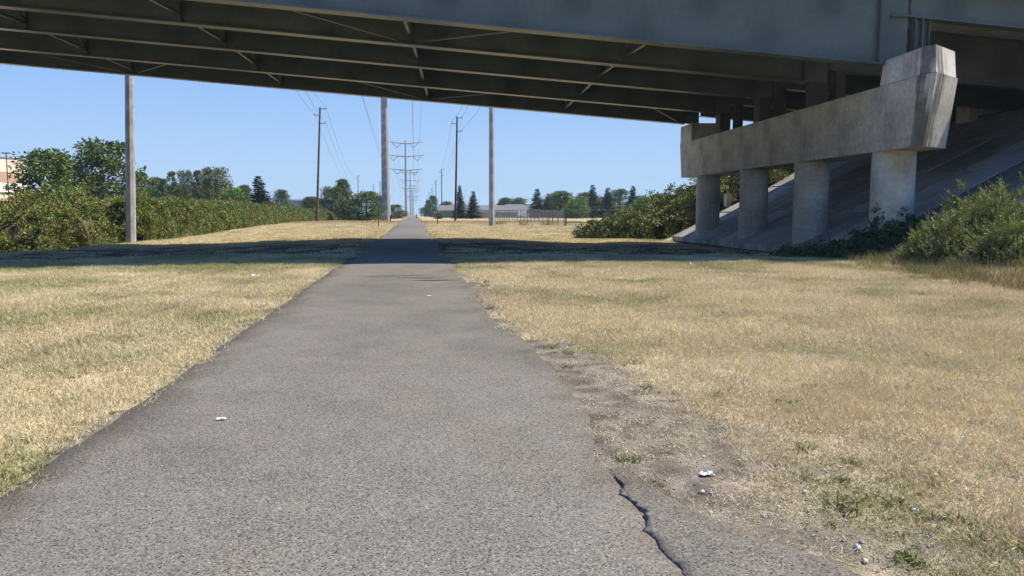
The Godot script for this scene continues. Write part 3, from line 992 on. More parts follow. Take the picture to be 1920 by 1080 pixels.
# ------------------------------------------------------------------ vegetation
func lobe_crown(seed_: int, w: float, h: float, base: float, lobes: int, leaves: int, size: float, tones: Array, shape: String) -> ArrayMesh:
	var r := RandomNumberGenerator.new()
	r.seed = seed_
	var mb := MB.new()
	for k in lobes:
		var f := r.randf()
		var y := lerpf(base, 0.97, pow(f, 0.85))
		var prof := 0.0
		match shape:
			"column": prof = pow(sin(clampf((y - base) / (1 - base), 0.02, 0.98) * PI), 0.45)
			"cone": prof = pow(1 - (y - base) / (1 - base), 0.75) + 0.08
			_: prof = sqrt(maxf(0.03, 1 - pow((y - base) / (1 - base) * 1.6 - 0.6, 2) * 0.93))
		var an := r.randf() * TAU
		var rad := prof * sqrt(r.randf_range(0.12, 1.0)) * w * 0.5 * r.randf_range(0.72, 1.08)
		var c := Vector3(cos(an) * rad, y * h, sin(an) * rad)
		var lr := w * r.randf_range(0.09, 0.19) * (0.62 if shape == "column" else 1.0)
		if y * h + lr > h: c.y = h - lr
		var tone: Color = tones[r.randi() % tones.size()]
		for i in leaves:
			var d := Vector3(r.randfn(), r.randfn() * 0.85, r.randfn()).normalized()
			var p := c + d * lr * pow(r.randf(), 0.4) * Vector3(1, 0.8 if shape != "column" else 1.6, 1)
			var dd := (d + Vector3(r.randfn(), r.randfn() - 0.2, r.randfn()) * 0.6).normalized()
			var s := dd.cross(Vector3(r.randfn(), r.randfn(), r.randfn())).normalized()
			var q := r.randf_range(0.7, 1.3)
			mb.col = Color(tone.r * q * r.randf_range(0.9, 1.15), tone.g * q, tone.b * q)
			var z := size * r.randf_range(0.6, 1.3)
			mb.leaf(p, dd, s, z, z * 0.62)
	return mb.mesh()

func conifer_crown(seed_: int, w: float, h: float, tones: Array, thin: float) -> ArrayMesh:
	var r := RandomNumberGenerator.new()
	r.seed = seed_
	var mb := MB.new()
	var y := 0.06
	while y < 0.985:
		var ln0 := (1 - y) * w * 0.5 * 1.1 + 0.12
		for b in 9 + int(6 * (1 - y)):
			if r.randf() < thin * y: continue
			var an := r.randf() * TAU
			var ln := ln0 * r.randf_range(0.55, 1.1)
			var d := Vector3(cos(an), -0.22 + y * 0.45, sin(an)).normalized()
			var o := Vector3(0, (y + r.randf_range(-0.012, 0.012)) * h, 0)
			var tone: Color = tones[r.randi() % tones.size()]
			var k := int(4 + ln * 5)
			for i in k:
				var t := (i + r.randf()) / k
				var p := o + d * ln * t + Vector3(0, 0.10 * ln * t * t, 0)
				var sd := d.cross(Vector3.UP).normalized() * (1 if i % 2 == 0 else -1)
				var dd := (d * 0.7 + sd * r.randf_range(0.2, 0.9) + Vector3(0, r.randf_range(-0.55, 0.1), 0)).normalized()
				var q := r.randf_range(0.7, 1.3)
				mb.col = Color(tone.r * q, tone.g * q, tone.b * q)
				var z := (0.28 + 0.35 * ln * (1 - t) * 0.5) * r.randf_range(0.8, 1.3)
				mb.leaf(p, dd, dd.cross(Vector3(r.randfn() * 0.5, 1, r.randfn() * 0.5)).normalized(), z * 1.25, z * 0.7)
		y += 0.026
	return mb.mesh()

func trunk_mesh(h: float, rad: float, seed_: int) -> ArrayMesh:
	var r := RandomNumberGenerator.new()
	r.seed = seed_
	var mb := MB.new()
	mb.tube(Vector3(0, -0.3, 0), Vector3(0, h * 0.5, 0), rad, rad * 0.6, 8)
	mb.tube(Vector3(0, h * 0.5, 0), Vector3(0.05 * h * r.randfn() * 0.3, h * 0.88, 0), rad * 0.6, rad * 0.15, 8)
	for i in 6:
		var an := r.randf() * TAU
		var y := h * r.randf_range(0.25, 0.6)
		mb.tube(Vector3(0, y, 0), Vector3(cos(an) * h * 0.2, y + h * 0.2, sin(an) * h * 0.2), rad * 0.4, rad * 0.1, 6)
	return mb.mesh()

var TREES := [
	[-36.9, -82.0, 8.3, 6.2, "broad", "leafy maple tree beside the cream warehouse, leftmost tree over the hedge"],
	[-37.8, -98.0, 10.8, 8.8, "dense", "tallest dense green tree, just left of the grey steel pole"],
	[-52.4, -125.0, 10.0, 5.8, "dense", "dark tree filling the gap between maple and tallest tree"],
	[-34.2, -92.0, 4.0, 3.0, "russet", "low russet bush behind hedge just left of steel pole"],
	[-44.7, -110.0, 6.5, 5.9, "dense", "shaded tree under the left flank of the tallest tree"],
	[-47.6, -140.0, 9.2, 5.0, "dense", "dark green tree just right of the leftmost steel pole"],
	[-43.6, -135.0, 8.0, 3.9, "broad", "pale rounded tree between dark tree and first columnar poplar"],
	[-38.8, -128.0, 8.6, 2.1, "column", "narrow columnar poplar, first of four from the steel pole"],
	[-43.2, -150.0, 10.2, 4.0, "pale", "pale feathery tree rising behind the columnar poplars"],
	[-34.9, -128.0, 8.8, 2.1, "column", "narrow columnar poplar with sharp tip, third from the steel pole"],
	[-32.4, -125.0, 7.8, 2.0, "column", "darkest columnar poplar in front of the big round tree"],
	[-40.8, -130.0, 7.5, 2.1, "column", "shortest columnar poplar at the left end of the row"],
	[-36.4, -145.0, 10.5, 7.0, "pale", "big round olive tree behind the darkest columnar poplar"],
	[-27.5, -120.0, 5.8, 4.7, "bright", "bright green bush at the right end of the poplar row"],
	[-45.5, -210.0, 9.6, 8.2, "dense", "distant dark tree mass between bright bush and bare conifer"],
	[-29.7, -150.0, 9.0, 6.2, "spruce", "thin topped conifer with bare branches above the hedge"],
	[-30.6, -180.0, 7.5, 4.2, "dense", "small lone round tree left of the grey shed"],
	[-28.2, -150.0, 4.7, 4.8, "russet", "dull brown thicket below the bare topped conifer"],
	[-18.7, -140.0, 4.9, 4.0, "dense", "low dark bush just left of the leaning wood pole"],
	[-15.9, -150.0, 7.1, 5.6, "dense", "dark tree immediately right of the tall left wood pole"],
	[-14.2, -155.0, 8.8, 5.5, "dense", "tall pointed tree right of the left wood pole"],
	[-8.1, -130.0, 5.6, 6.0, "broad", "round green tree just left of the thick steel tower"],
	[-6.7, -150.0, 5.4, 3.2, "dense", "dark small tree half hidden by the thick steel tower"],
	[-4.9, -190.0, 4.1, 5.4, "broad", "low green bush just right of the thick steel tower base"],
	[-4.5, -260.0, 3.1, 5.1, "broad", "low green bush between the first and second power towers"],
	[5.6, -420.0, 5.7, 6.8, "dense", "far dark tree at the right side of the vanishing path"],
	[6.2, -340.0, 8.3, 4.9, "dense", "dark trailside tree by the far row of wood poles"],
	[7.4, -300.0, 9.2, 4.3, "dense", "tall dark trailside tree among the far wood poles"],
	[12.9, -300.0, 6.9, 6.4, "broad", "light green tree rising behind the long low building's left end"],
	[5.7, -180.0, 2.1, 2.6, "broad", "small roadside bush in front of the low building's left end"],
	[11.4, -190.0, 9.0, 3.4, "spruce", "taller of two dark conifers beside the right wood pole"],
	[14.4, -185.0, 7.4, 4.0, "spruce", "shorter of two dark conifers beside the right wood pole"],
	[34.8, -290.0, 8.2, 9.9, "dense", "rounded grey green tree behind the roof of low building"],
	[40.6, -290.0, 8.2, 8.7, "broad", "pale green tree behind the right half of low building"],
	[35.3, -215.0, 9.1, 5.5, "spruce", "dark conifer at the right end of the low building"],
	[39.5, -220.0, 7.9, 4.7, "spruce", "small conifer second from the low building's right end"],
	[42.3, -215.0, 8.5, 8.8, "broad", "broad green tree above the chain link gate post"],
	[43.8, -200.0, 6.8, 7.3, "bright", "bright green round tree above the middle of the gate"],
	[51.8, -215.0, 10.3, 5.5, "spruce", "tallest conifer of the right skyline with twin tip"],
	[53.1, -230.0, 8.6, 7.9, "dense", "dark tree behind the tallest conifer of right skyline"],
	[56.3, -215.0, 9.5, 6.0, "spruce", "dark conifer right of the tallest right skyline conifer"],
	[61.4, -220.0, 9.3, 7.1, "broad", "mid green tree between two conifers left of bridge pier"],
	[63.8, -215.0, 10.0, 5.5, "spruce", "last dark conifer of the skyline before the bridge pier"],
	[60.0, -190.0, 6.3, 8.1, "bright", "light green tree above the left end of shrubby bank"],
	[61.0, -180.0, 6.9, 7.7, "broad", "green tree above the shrubby bank near the pier"],
	[62.5, -170.0, 6.3, 8.0, "broad", "green tree partly hidden behind the pier's far end"],
	[50.4, -240.0, 6.8, 11.3, "dense", "dark filler tree behind the bright tree above the gate"],
	[62.0, -245.0, 7.6, 11.6, "broad", "rounded tree between the two tallest right skyline conifers"],
	[45.2, -245.0, 6.9, 10.5, "dense", "dark tree low behind the small conifer right of building"],
	[72.1, -235.0, 7.8, 9.1, "dense", "dark tree just right of the last skyline conifer"],
	[74.0, -210.0, 6.5, 10.8, "dense", "dark tree low behind the shrubby bank by the pier"],
	[40.3, -310.0, 7.3, 15.9, "dense", "long dark treetop just above the low building's roof"],
	[-48.4, -165.0, 7.9, 7.1, "dense", "dark tree mass behind the columnar poplar row"],
	[-44.2, -165.0, 7.9, 7.1, "dense", "dark tree mass behind the right half of the poplar row"],
	[-53.0, -150.0, 7.3, 6.4, "dense", "dark tree directly behind the leftmost steel pole"],
	[-43.4, -130.0, 6.1, 4.6, "broad", "lower leafy tree just right of the leftmost steel pole"],
	[-19.4, -160.0, 4.9, 5.1, "broad", "low tree directly behind the leaning wood pole"],
	[-11.8, -140.0, 4.5, 6.0, "dense", "low dark tree between pointed tree and round tree"],
	[-36.1, -150.0, 5.4, 5.9, "dense", "low dark tree behind the bright green bush"],
	[-23.8, -150.0, 3.5, 5.9, "broad", "low scrub in front of the grey shed"],
	[-41.2, -95.0, 6.1, 4.1, "broad", "leafy lower tree between maple and tallest tree"],
]

func make_trees():
	var dense := [Color(0.065, 0.105, 0.036), Color(0.09, 0.13, 0.045), Color(0.115, 0.15, 0.058)]
	var broad := [Color(0.075, 0.125, 0.036), Color(0.105, 0.155, 0.046), Color(0.135, 0.175, 0.06)]
	var bright := [Color(0.10, 0.18, 0.035), Color(0.14, 0.21, 0.048)]
	var pale := [Color(0.10, 0.125, 0.05), Color(0.14, 0.15, 0.075), Color(0.08, 0.105, 0.04)]
	var col := [Color(0.075, 0.115, 0.048), Color(0.10, 0.135, 0.06)]
	var rus := [Color(0.12, 0.07, 0.035), Color(0.10, 0.085, 0.035), Color(0.15, 0.085, 0.04)]
	var fir := [Color(0.035, 0.058, 0.034), Color(0.055, 0.078, 0.04)]
	var proto := {
		"dense": [lobe_crown(101, 6, 10, 0.0, 150, 62, 0.30, dense, "round"), lobe_crown(102, 6, 10, 0.0, 150, 62, 0.30, dense, "round"), lobe_crown(103, 6, 10, 0.0, 150, 60, 0.30, dense, "cone")],
		"broad": [lobe_crown(111, 6, 10, 0.0, 130, 66, 0.34, broad, "round"), lobe_crown(112, 6, 10, 0.0, 130, 60, 0.32, broad, "round")],
		"bright": [lobe_crown(121, 6, 8, 0.0, 110, 62, 0.32, bright, "round")],
		"pale": [lobe_crown(131, 6, 10, 0.0, 140, 60, 0.30, pale, "round"), lobe_crown(132, 6, 10, 0.0, 140, 60, 0.30, pale, "round")],
		"column": [lobe_crown(141, 2.4, 10, 0.0, 110, 50, 0.26, col, "column"), lobe_crown(142, 2.4, 10, 0.0, 100, 50, 0.26, col, "column")],
		"russet": [lobe_crown(151, 6, 6, 0.0, 80, 60, 0.30, rus, "round")],
		"spruce": [conifer_crown(161, 5.0, 10, fir, 0.0), conifer_crown(162, 5.0, 10, fir, 0.25), conifer_crown(163, 5.0, 10, fir, 0.1)],
	}
	var size := {"dense": [6.0, 10.0], "broad": [6.0, 10.0], "bright": [6.0, 8.0], "pale": [6.0, 10.0], "column": [2.4, 10.0], "russet": [6.0, 6.0], "spruce": [4.0, 10.0]}
	var trunks := [trunk_mesh(10, 0.24, 1), trunk_mesh(10, 0.2, 2)]
	var named := {"dense": "dense_tree", "broad": "broadleaf_tree", "bright": "young_tree", "pale": "pale_tree", "column": "poplar_tree", "russet": "russet_shrub", "spruce": "conifer_tree"}
	var i := 0
	for a in TREES:
		var kind: String = a[4]
		var y0 := land(a[0], a[1])
		var h: float = a[2] - y0
		var t := thing(named[kind], Vector3(a[0], y0, a[1]), a[5], "tree" if kind != "russet" else "shrub", "trees around the field", fmod(i * 2.399, TAU))
		var sx: float = a[3] / size[kind][0]
		var sy: float = h / size[kind][1]
		var tr := part("trunk", trunks[i % 2], M.bark, t)
		tr.scale = Vector3(sx, h / 10.0, sx)
		var v: Array = proto[kind]
		var cr := part("crown", v[i % v.size()], M.leaf, t)
		cr.scale = Vector3(sx, sy, sx)
		i += 1

func leaf_cluster(seed_: int, count: int, rad: float, size: float, up: float) -> ArrayMesh:
	var r := RandomNumberGenerator.new()
	r.seed = seed_
	var mb := MB.new()
	for i in count:
		var d := Vector3(r.randfn(), absf(r.randfn()) * up + 0.1, r.randfn()).normalized()
		var p := d * rad * r.randf_range(0.2, 1.0)
		var dd := (d + Vector3(r.randfn(), r.randfn() * 0.7, r.randfn()) * 0.8).normalized()
		var s := dd.cross(Vector3(r.randfn(), r.randfn(), r.randfn())).normalized()
		var q := r.randf_range(0.65, 1.4)
		mb.col = Color(q * r.randf_range(0.92, 1.12), q, q * r.randf_range(0.85, 1.1))
		var z := size * r.randf_range(0.6, 1.3)
		mb.leaf(p, dd, s, z, z * 0.7)
	return mb.mesh()

func sprig_cluster(seed_: int, stems: int, ln: float, leaves: int, size: float) -> ArrayMesh:   # upright leafy shoots
	var r := RandomNumberGenerator.new()
	r.seed = seed_
	var mb := MB.new()
	for k in stems:
		var d := Vector3(r.randfn() * 0.5, 1, r.randfn() * 0.5).normalized()
		var o := Vector3(r.randfn(), 0, r.randfn()) * ln * 0.22
		var l := ln * r.randf_range(0.5, 1.15)
		mb.col = Color(0.8, 0.65, 0.5)
		mb.tube(o, o + d * l, 0.005, 0.002, 3, false, false)
		for i in leaves:
			var t := (i + r.randf()) / leaves
			var dd := (d * 0.8 + Vector3(r.randfn(), r.randfn() * 0.4, r.randfn()) * 0.75).normalized()
			var s := dd.cross(Vector3(r.randfn(), r.randfn(), r.randfn())).normalized()
			var q := r.randf_range(0.7, 1.35)
			mb.col = Color(q * r.randf_range(0.92, 1.1), q, q * r.randf_range(0.85, 1.1))
			var z := size * r.randf_range(0.6, 1.25) * (1.1 - 0.5 * t)
			mb.leaf(o + d * l * (0.1 + 0.9 * t), dd, s, z, z * 0.42)
	return mb.mesh()

# a shrub: lumpy dark core of twigs, leafy clusters over it
func shrub(called: String, at: Vector3, r: Vector3, dens: float, me: Mesh, tones: Array, sc: float, label: String, cat: String, group: String, seed_: int):
	var t := thing(called, at, label, cat, group)
	var q := RandomNumberGenerator.new()
	q.seed = seed_
	var rad := func(d: Vector3) -> float: return 1.0 + nz.get_noise_3d(d.x * 55 + seed_ * 31, d.y * 55, d.z * 55) * 0.85
	var mb := MB.new()
	var K := 14
	var pt := func(i: int, j: int) -> Vector3:
		var a := TAU * i / K
		var e := PI * 0.5 * j / 6.0
		var d := Vector3(cos(a) * cos(e), sin(e), sin(a) * cos(e))
		return d * r * 0.74 * float(rad.call(d))
	for i in K:
		for j in 6:
			mb.quad(pt.call(i, j), pt.call(i, j + 1), pt.call(i + 1, j + 1), pt.call(i + 1, j))
		mb.quad(pt.call(i, 0), pt.call(i + 1, 0), pt.call(i + 1, 0) - Vector3(0, r.y * 0.5, 0), pt.call(i, 0) - Vector3(0, r.y * 0.5, 0))
	part("twigs", mb.mesh(), M.thicket, t)
	var xf := []
	var cl := PackedColorArray()
	var n := int(dens * (r.x * r.y + r.y * r.z + r.x * r.z) * 2.1)
	for i in n:
		var d := Vector3(q.randfn(), absf(q.randfn()) * 0.9 - 0.12, q.randfn()).normalized()
		var p := d * r * float(rad.call(d)) * q.randf_range(0.72, 1.0)
		var ax := (Vector3(d.x, d.y * 0.6 + 0.55, d.z)).normalized()
		var bx := ax.cross(Vector3(0.3, 0.1, 1)).normalized()
		var bs := Basis(bx, ax, bx.cross(ax)).rotated(ax, q.randf() * TAU)
		var s := sc * q.randf_range(0.7, 1.25)
		xf.append(Transform3D(bs.scaled(Vector3(s, s, s)), p))
		var c: Color = tones[q.randi() % tones.size()]
		var k := 1.0 + nz.get_noise_3d(p.x * 30, p.y * 30, p.z * 30) * 0.5
		cl.append(Color(c.r * k, c.g * k, c.b * k))
	many("foliage", me, M.leaf, xf, cl, t).set_meta("kind", "stuff")

func make_hedge():
	# bramble hedge along the left: front line, swept over a rounded section
	var fr := [[-21.4, -63.0], [-20.7, -66.0], [-19.9, -70.0], [-18.4, -86.0], [-17.4, -115.0], [-14.8, -150.0], [-13.5, -185.0]]
	var cv := Curve3D.new()
	for e in fr: cv.add_point(Vector3(e[0], 0, e[1]))
	var root := thing("bramble_hedge", Vector3(-18, land(-18, -40), -40), "long overgrown green bramble hedge along the left edge of field", "hedge")
	var O := root.position
	var L := cv.get_baked_length()
	var surf := func(s: float, t: float) -> Vector3:   # t 0 at the front foot, 1 at the back foot
		var c := cv.sample_baked(s)
		var c2 := cv.sample_baked(minf(s + 1.0, L))
		var d := (c2 - c).normalized() if s < L - 0.5 else (c - cv.sample_baked(s - 1.0)).normalized()
		var back := Vector3(d.z, 0, -d.x)
		var zz := -c.z
		var tall := 2.75
		if zz > 70.0: tall = lerpf(2.75, 2.15, clampf((zz - 70.0) / 45.0, 0, 1))
		if zz > 115.0: tall = lerpf(2.15, 1.75, clampf((zz - 115.0) / 60.0, 0, 1))
		var hgt := tall - land(c.x - 1.5, c.z) + nz.get_noise_2d(s * 2.5, 8.0) * 0.4 + nz.get_noise_2d(s * 9.0, 28.0) * 0.5
		var fat := 8.0
		var a := t * PI
		var x := (1 - cos(a)) * 0.5 * fat
		var y := pow(maxf(sin(minf(a * 1.35, PI * 0.5) if a < PI * 0.6 else (PI - a) * 1.25), 0.0), 0.72) * hgt
		var n := nz.get_noise_3d(s * 7.0, t * 90.0, 3.0) * 0.55 + nz.get_noise_3d(s * 22.0, t * 260.0, 60.0) * 0.3
		var p := c + back * (x + n * cos(a) * 0.9)
		p.y = land(p.x, p.z) + maxf(-0.05, y + n * sin(a))
		return p
	var rows := []
	var mb := MB.new()
	var ns := int(L / 0.9)
	for i in ns:
		for j in 10:
			var q := func(ii: int, jj: int) -> Vector3:
				var p: Vector3 = surf.call(L * ii / ns, jj / 10.0)
				return p - O - Vector3(0, 0.16, 0)
			mb.quad(q.call(i, j), q.call(i, j + 1), q.call(i + 1, j + 1), q.call(i + 1, j))
	part("canes", mb.mesh(), M.thicket, root)
	var tones := [Color(0.165, 0.205, 0.05), Color(0.135, 0.19, 0.045), Color(0.21, 0.23, 0.066), Color(0.20, 0.185, 0.068)]
	for v in 2:
		var me := leaf_cluster(201 + v, 46, 0.42, 0.13, 0.9)
		var xf := []
		var cl := PackedColorArray()
		for k in 8000:
			var s := L * pow(rng.randf(), 1.35)
			var t := rng.randf_range(0.0, 0.62)
			var p: Vector3 = surf.call(s, t)
			var e: Vector3 = surf.call(s, t + 0.02)
			var fwd: Vector3 = surf.call(s, 0.0) - surf.call(s, 0.5)
			fwd.y = 0
			var n := fwd.normalized().lerp(Vector3.UP, sstep(0.0, 0.4, t) * 0.8 + 0.2).normalized()
			var bx := n.cross(Vector3(0.2, 0.3, 1)).normalized()
			var bs := Basis(bx, n, bx.cross(n)).rotated(n, rng.randf() * TAU)
			var sc := rng.randf_range(0.6, 1.1) * (1.0 + 0.5 * s / L)
			xf.append(Transform3D(bs.scaled(Vector3(sc, sc, sc)), p - O - n * 0.12))
			var c: Color = tones[rng.randi() % 4].lerp(tones[2 if nz.get_noise_2d(s * 6, t * 60) > 0 else 1], 0.5)
			var brown := clampf(nz.get_noise_2d(s * 4.0 + 77, t * 50) * 2.2 - 0.5, 0, 0.5)
			cl.append(c.lerp(Color(0.15, 0.10, 0.05), brown))
		var o := many("foliage", me, M.leaf, xf, cl, root)
		o.set_meta("kind", "stuff")
	# pale blossom
	var fl := leaf_cluster(231, 7, 0.12, 0.05, 1.0)
	var fx := []
	var fc := PackedColorArray()
	for k in 340:
		var s := L * pow(rng.randf(), 1.5)
		var p: Vector3 = surf.call(s, rng.randf_range(0.03, 0.45))
		fx.append(Transform3D(Basis(Vector3.UP, rng.randf() * TAU), p - O + Vector3(0.12, 0.12, 0)))
		fc.append(Color(0.62, 0.58, 0.55))
	many("blossom", fl, M.leaf, fx, fc, root).set_meta("kind", "stuff")

func make_shrubs():
	var olive := [Color(0.23, 0.26, 0.085), Color(0.29, 0.29, 0.12), Color(0.18, 0.22, 0.075)]
	var bank := [Color(0.125, 0.15, 0.045), Color(0.16, 0.18, 0.055), Color(0.17, 0.16, 0.065), Color(0.09, 0.115, 0.035)]
	var vine := [Color(0.045, 0.085, 0.03), Color(0.06, 0.10, 0.035), Color(0.08, 0.11, 0.045)]
	var sp := sprig_cluster(301, 9, 0.42, 15, 0.085)
	var cl := leaf_cluster(302, 44, 0.42, 0.15, 0.9)
	var iv := leaf_cluster(303, 26, 0.26, 0.13, 0.5)
	# the big bush at the right edge, by the pier
	for a in [[16.1, -21.0, 0.95, 1.15, "lower left dome of the bright bush beside the nearest column"], [17.6, -21.2, 1.25, 1.6, "tall middle dome of the bright bush right of the nearest column"], [19.4, -21.6, 1.5, 1.85, "tallest dome of the bright bush at the right edge"], [16.9, -19.3, 0.9, 0.85, "low front dome of the bright bush at the right edge"], [18.6, -19.6, 1.1, 1.1, "front right dome of the bright bush at the frame edge"]]:
		shrub("leafy_bush", Vector3(a[0], land(a[0], a[1]) - 0.1, a[1]), Vector3(a[2], a[3], a[2]), 36.0, sp, olive, 1.0, a[4], "bush", "domes of the bright bush", int(a[0] * 10))
	# bramble mounds at the left, between the deck's shade and the maple
	var bram := [Color(0.165, 0.205, 0.05), Color(0.135, 0.19, 0.045), Color(0.21, 0.23, 0.066), Color(0.19, 0.165, 0.065)]
	var bl := leaf_cluster(311, 46, 0.42, 0.13, 0.9)
	for a in [[-24.6, -57.2, 2.2, 2.45, "bramble mound beside the leftmost steel pole"], [-27.3, -57.4, 3.0, 2.6, "second bramble mound left of the steel pole"], [-31.0, -57.6, 3.2, 2.7, "third bramble mound left of the steel pole"], [-35.0, -58.4, 3.4, 2.75, "bramble mound at the left edge of the view"], [-25.8, -61.5, 3.0, 2.7, "bramble mound behind the leftmost steel pole"], [-22.9, -64.2, 2.1, 2.6, "bramble mound just right of the leftmost steel pole"], [-29.5, -62.0, 3.4, 2.8, "bramble mound below the maple tree"], [-28.9, -54.6, 1.9, 0.9, "low bramble mound at the edge of the bridge shadow"], [-25.2, -54.9, 1.5, 1.0, "small low bramble mound nearest the bridge shadow"]]:
		var y := land(a[0], a[1]) - 0.2
		shrub("bramble_mound", Vector3(a[0], y, a[1]), Vector3(a[2], (a[3] - y) * 0.93, a[2]), 11.0, bl, bram, 1.0, a[4], "bush", "bramble mounds at the left", int(-a[0] * 10 - a[1]))
	# ground vines at the foot of the slope
	for a in [[14.4, -26.6, 0.8, 0.35, "low dark vine patch at the toe of the slope paving, farthest left"], [15.5, -26.0, 0.95, 0.55, "dark vine patch below the second column"], [16.7, -25.7, 1.0, 0.8, "dark leafy vine heap at the foot of the nearest column"], [17.6, -25.6, 0.8, 1.1, "dark vine heap climbing beside the nearest column"]]:
		shrub("vine_patch", Vector3(a[0], land(a[0], a[1]) - 0.05, a[1]), Vector3(a[2], a[3], a[2]), 46.0, iv, vine, 0.75, a[4], "vine", "dark vines by the slope", int(a[0] * 10))
	# scrub on the embankment beyond the bridge
	var k := 0
	var words := ["lowest", "second", "third", "fourth", "fifth", "sixth", "seventh", "eighth", "ninth", "tenth", "eleventh", "twelfth", "thirteenth", "topmost"]
	for a in [[14.9, -59.5, 1.7, 1.3], [16.4, -57.5, 2.0, 1.8], [18.2, -56.0, 2.0, 1.8], [20.0, -55.6, 2.0, 1.7], [22.0, -55.6, 2.1, 1.7], [24.0, -55.5, 2.2, 1.7], [17.6, -61.0, 2.2, 2.0], [20.2, -60.0, 2.4, 2.1], [23.0, -59.5, 2.5, 2.1], [26.0, -58.5, 2.6, 2.0], [26.5, -55.0, 2.2, 1.8], [22.0, -65.0, 2.6, 2.2], [29.0, -56.5, 2.6, 2.0], [31.5, -58.0, 2.8, 2.2]]:
		shrub("scrub_bush", Vector3(a[0], land(a[0], a[1]) - 0.2, a[1]), Vector3(a[2], a[3], a[2]), 15.0, cl, bank, 1.0, "%s olive scrub bush on the bank beyond the pier, counted from the field" % words[k], "bush", "scrub on the bank beyond the pier", 400 + k)
		k += 1
	# bare twiggy weeds by the fence
	for a in [[10.9, -96.0], [13.6, -92.0], [16.4, -91.0]]:
		var mb := MB.new()
		var r := RandomNumberGenerator.new()
		r.seed = int(a[0] * 7)
		for i in 60:
			var d := Vector3(r.randfn() * 0.55, 1, r.randfn() * 0.5).normalized()
			var o := Vector3(r.randfn() * 0.5, 0, r.randfn() * 0.3)
			mb.tube(o, o + d * r.randf_range(0.5, 1.3), 0.014, 0.006, 4, false, false)
		solo("dry_weed", mb.mesh(), M.rusty, Vector3(a[0], land(a[0], a[1]), a[1]), {10.9: "dry brown weed clump just right of the slim field pole", 13.6: "dry weed clump midway along the chain link fence", 16.4: "dry weed clump nearest the fence gate"}[a[0]], "weed", "dry weeds by the fence")

# ------------------------------------------------------------------ fence, posts, buildings, litter
func make_fence():
	var x0 := 17.3
	var t := thing("chain_link_fence", Vector3(x0, land(x0, -86.0), -86.0), "grey chain link fence running away beside the dry field", "fence")
	var n := 34
	for i in n + 1:
		var z := -3.6 * i
		var mb := MB.new()
		var y := land(x0, -86.0 + z) - t.position.y
		mb.tube(Vector3(0, y - 0.3, z), Vector3(0, y + 1.85, z), 0.055, 0.055, 8)
		mb.tube(Vector3(0, y + 1.85, z), Vector3(0.22, y + 2.1, z), 0.025, 0.02, 6)
		part("post", mb.mesh(), M.fence_post, t)
		if i == n: break
		mb = MB.new()
		var y2 := land(x0, -86.0 + z - 3.6) - t.position.y
		mb.tube(Vector3(0, y + 1.8, z), Vector3(0, y2 + 1.8, z - 3.6), 0.028, 0.028, 6)
		part("top_rail", mb.mesh(), M.weathered_steel, t)
		mb = MB.new()
		for s in [-1, 1]:
			for k in 22:
				var za := -3.6 * (k - 11) / 11.0
				var zb: float = za - s * 1.75
				var a := Vector3(0, y + 0.05, z + za)
				var b := Vector3(0, y + 1.8, z + zb)
				# clip to the bay
				var lo := z - 3.6
				var ta := 0.0
				var tb_ := 1.0
				if absf(b.z - a.z) > 0.001:
					var t0 := (z - a.z) / (b.z - a.z)
					var t1 := (lo - a.z) / (b.z - a.z)
					ta = maxf(0, minf(t0, t1)); tb_ = minf(1, maxf(t0, t1))
				if tb_ - ta < 0.02: continue
				mb.beam(a.lerp(b, ta), a.lerp(b, tb_), 0.006, 0.006)
		part("mesh_panel", mb.mesh(), M.weathered_steel, t)
	# gate across the track, two leaves
	var g := thing("field_gate", Vector3(x0 + 0.1, land(x0, -85.6), -85.6), "tall pipe framed chain link gate at the field corner", "gate")
	var mb := MB.new()
	mb.tube(Vector3(0, -0.3, 0), Vector3(0, 2.45, 0), 0.06, 0.06, 10)
	part("gate_post", mb.mesh(), M.dark_iron, g)
	mb = MB.new()
	mb.tube(Vector3(7.4, -0.3, 0), Vector3(7.4, 2.2, 0), 0.06, 0.06, 10)
	part("gate_post", mb.mesh(), M.dark_iron, g)
	for e in [[0.12, 3.6], [3.75, 7.25]]:
		mb = MB.new()
		for y in [0.45, 1.85]: mb.tube(Vector3(e[0], y, 0), Vector3(e[1], y, 0), 0.05, 0.05, 8)
		for x in [e[0], e[1]]: mb.tube(Vector3(x, 0.1, 0), Vector3(x, 1.95, 0), 0.035, 0.035, 8)
		part("gate_leaf", mb.mesh(), M.dark_iron, g)

func make_posts():
	for a in [[-4.14, -88.0, 2.45, "tall thin marker post left of the trail beyond the shadow", 0.045], [-3.7, -118.0, 1.0, "short dark marker post near the thick tower base", 0.09], [2.95, -97.0, 1.85, "dark marker post right of the trail beyond the shadow", 0.06], [0.55, -205.0, 1.1, "small dark bollard far along the trail", 0.12]]:
		var mb := MB.new()
		mb.beam(Vector3(0, -0.4, 0), Vector3(0, a[2], 0), a[4] * 2, a[4] * 2, Vector3.FORWARD)
		mb.hexa([Vector3(-a[4], a[2] + 0.001, -a[4]), Vector3(a[4], a[2] + 0.001, -a[4]), Vector3(a[4], a[2] + 0.001, a[4]), Vector3(-a[4], a[2] + 0.001, a[4])], [Vector3(-a[4] * 0.4, a[2] + 0.06, -a[4] * 0.4), Vector3(a[4] * 0.4, a[2] + 0.06, -a[4] * 0.4), Vector3(a[4] * 0.4, a[2] + 0.06, a[4] * 0.4), Vector3(-a[4] * 0.4, a[2] + 0.06, a[4] * 0.4)])
		solo("marker_post", mb.mesh(), M.dark_iron, Vector3(a[0], land(a[0], a[1]), a[1]), a[3], "post", "posts along the trail")

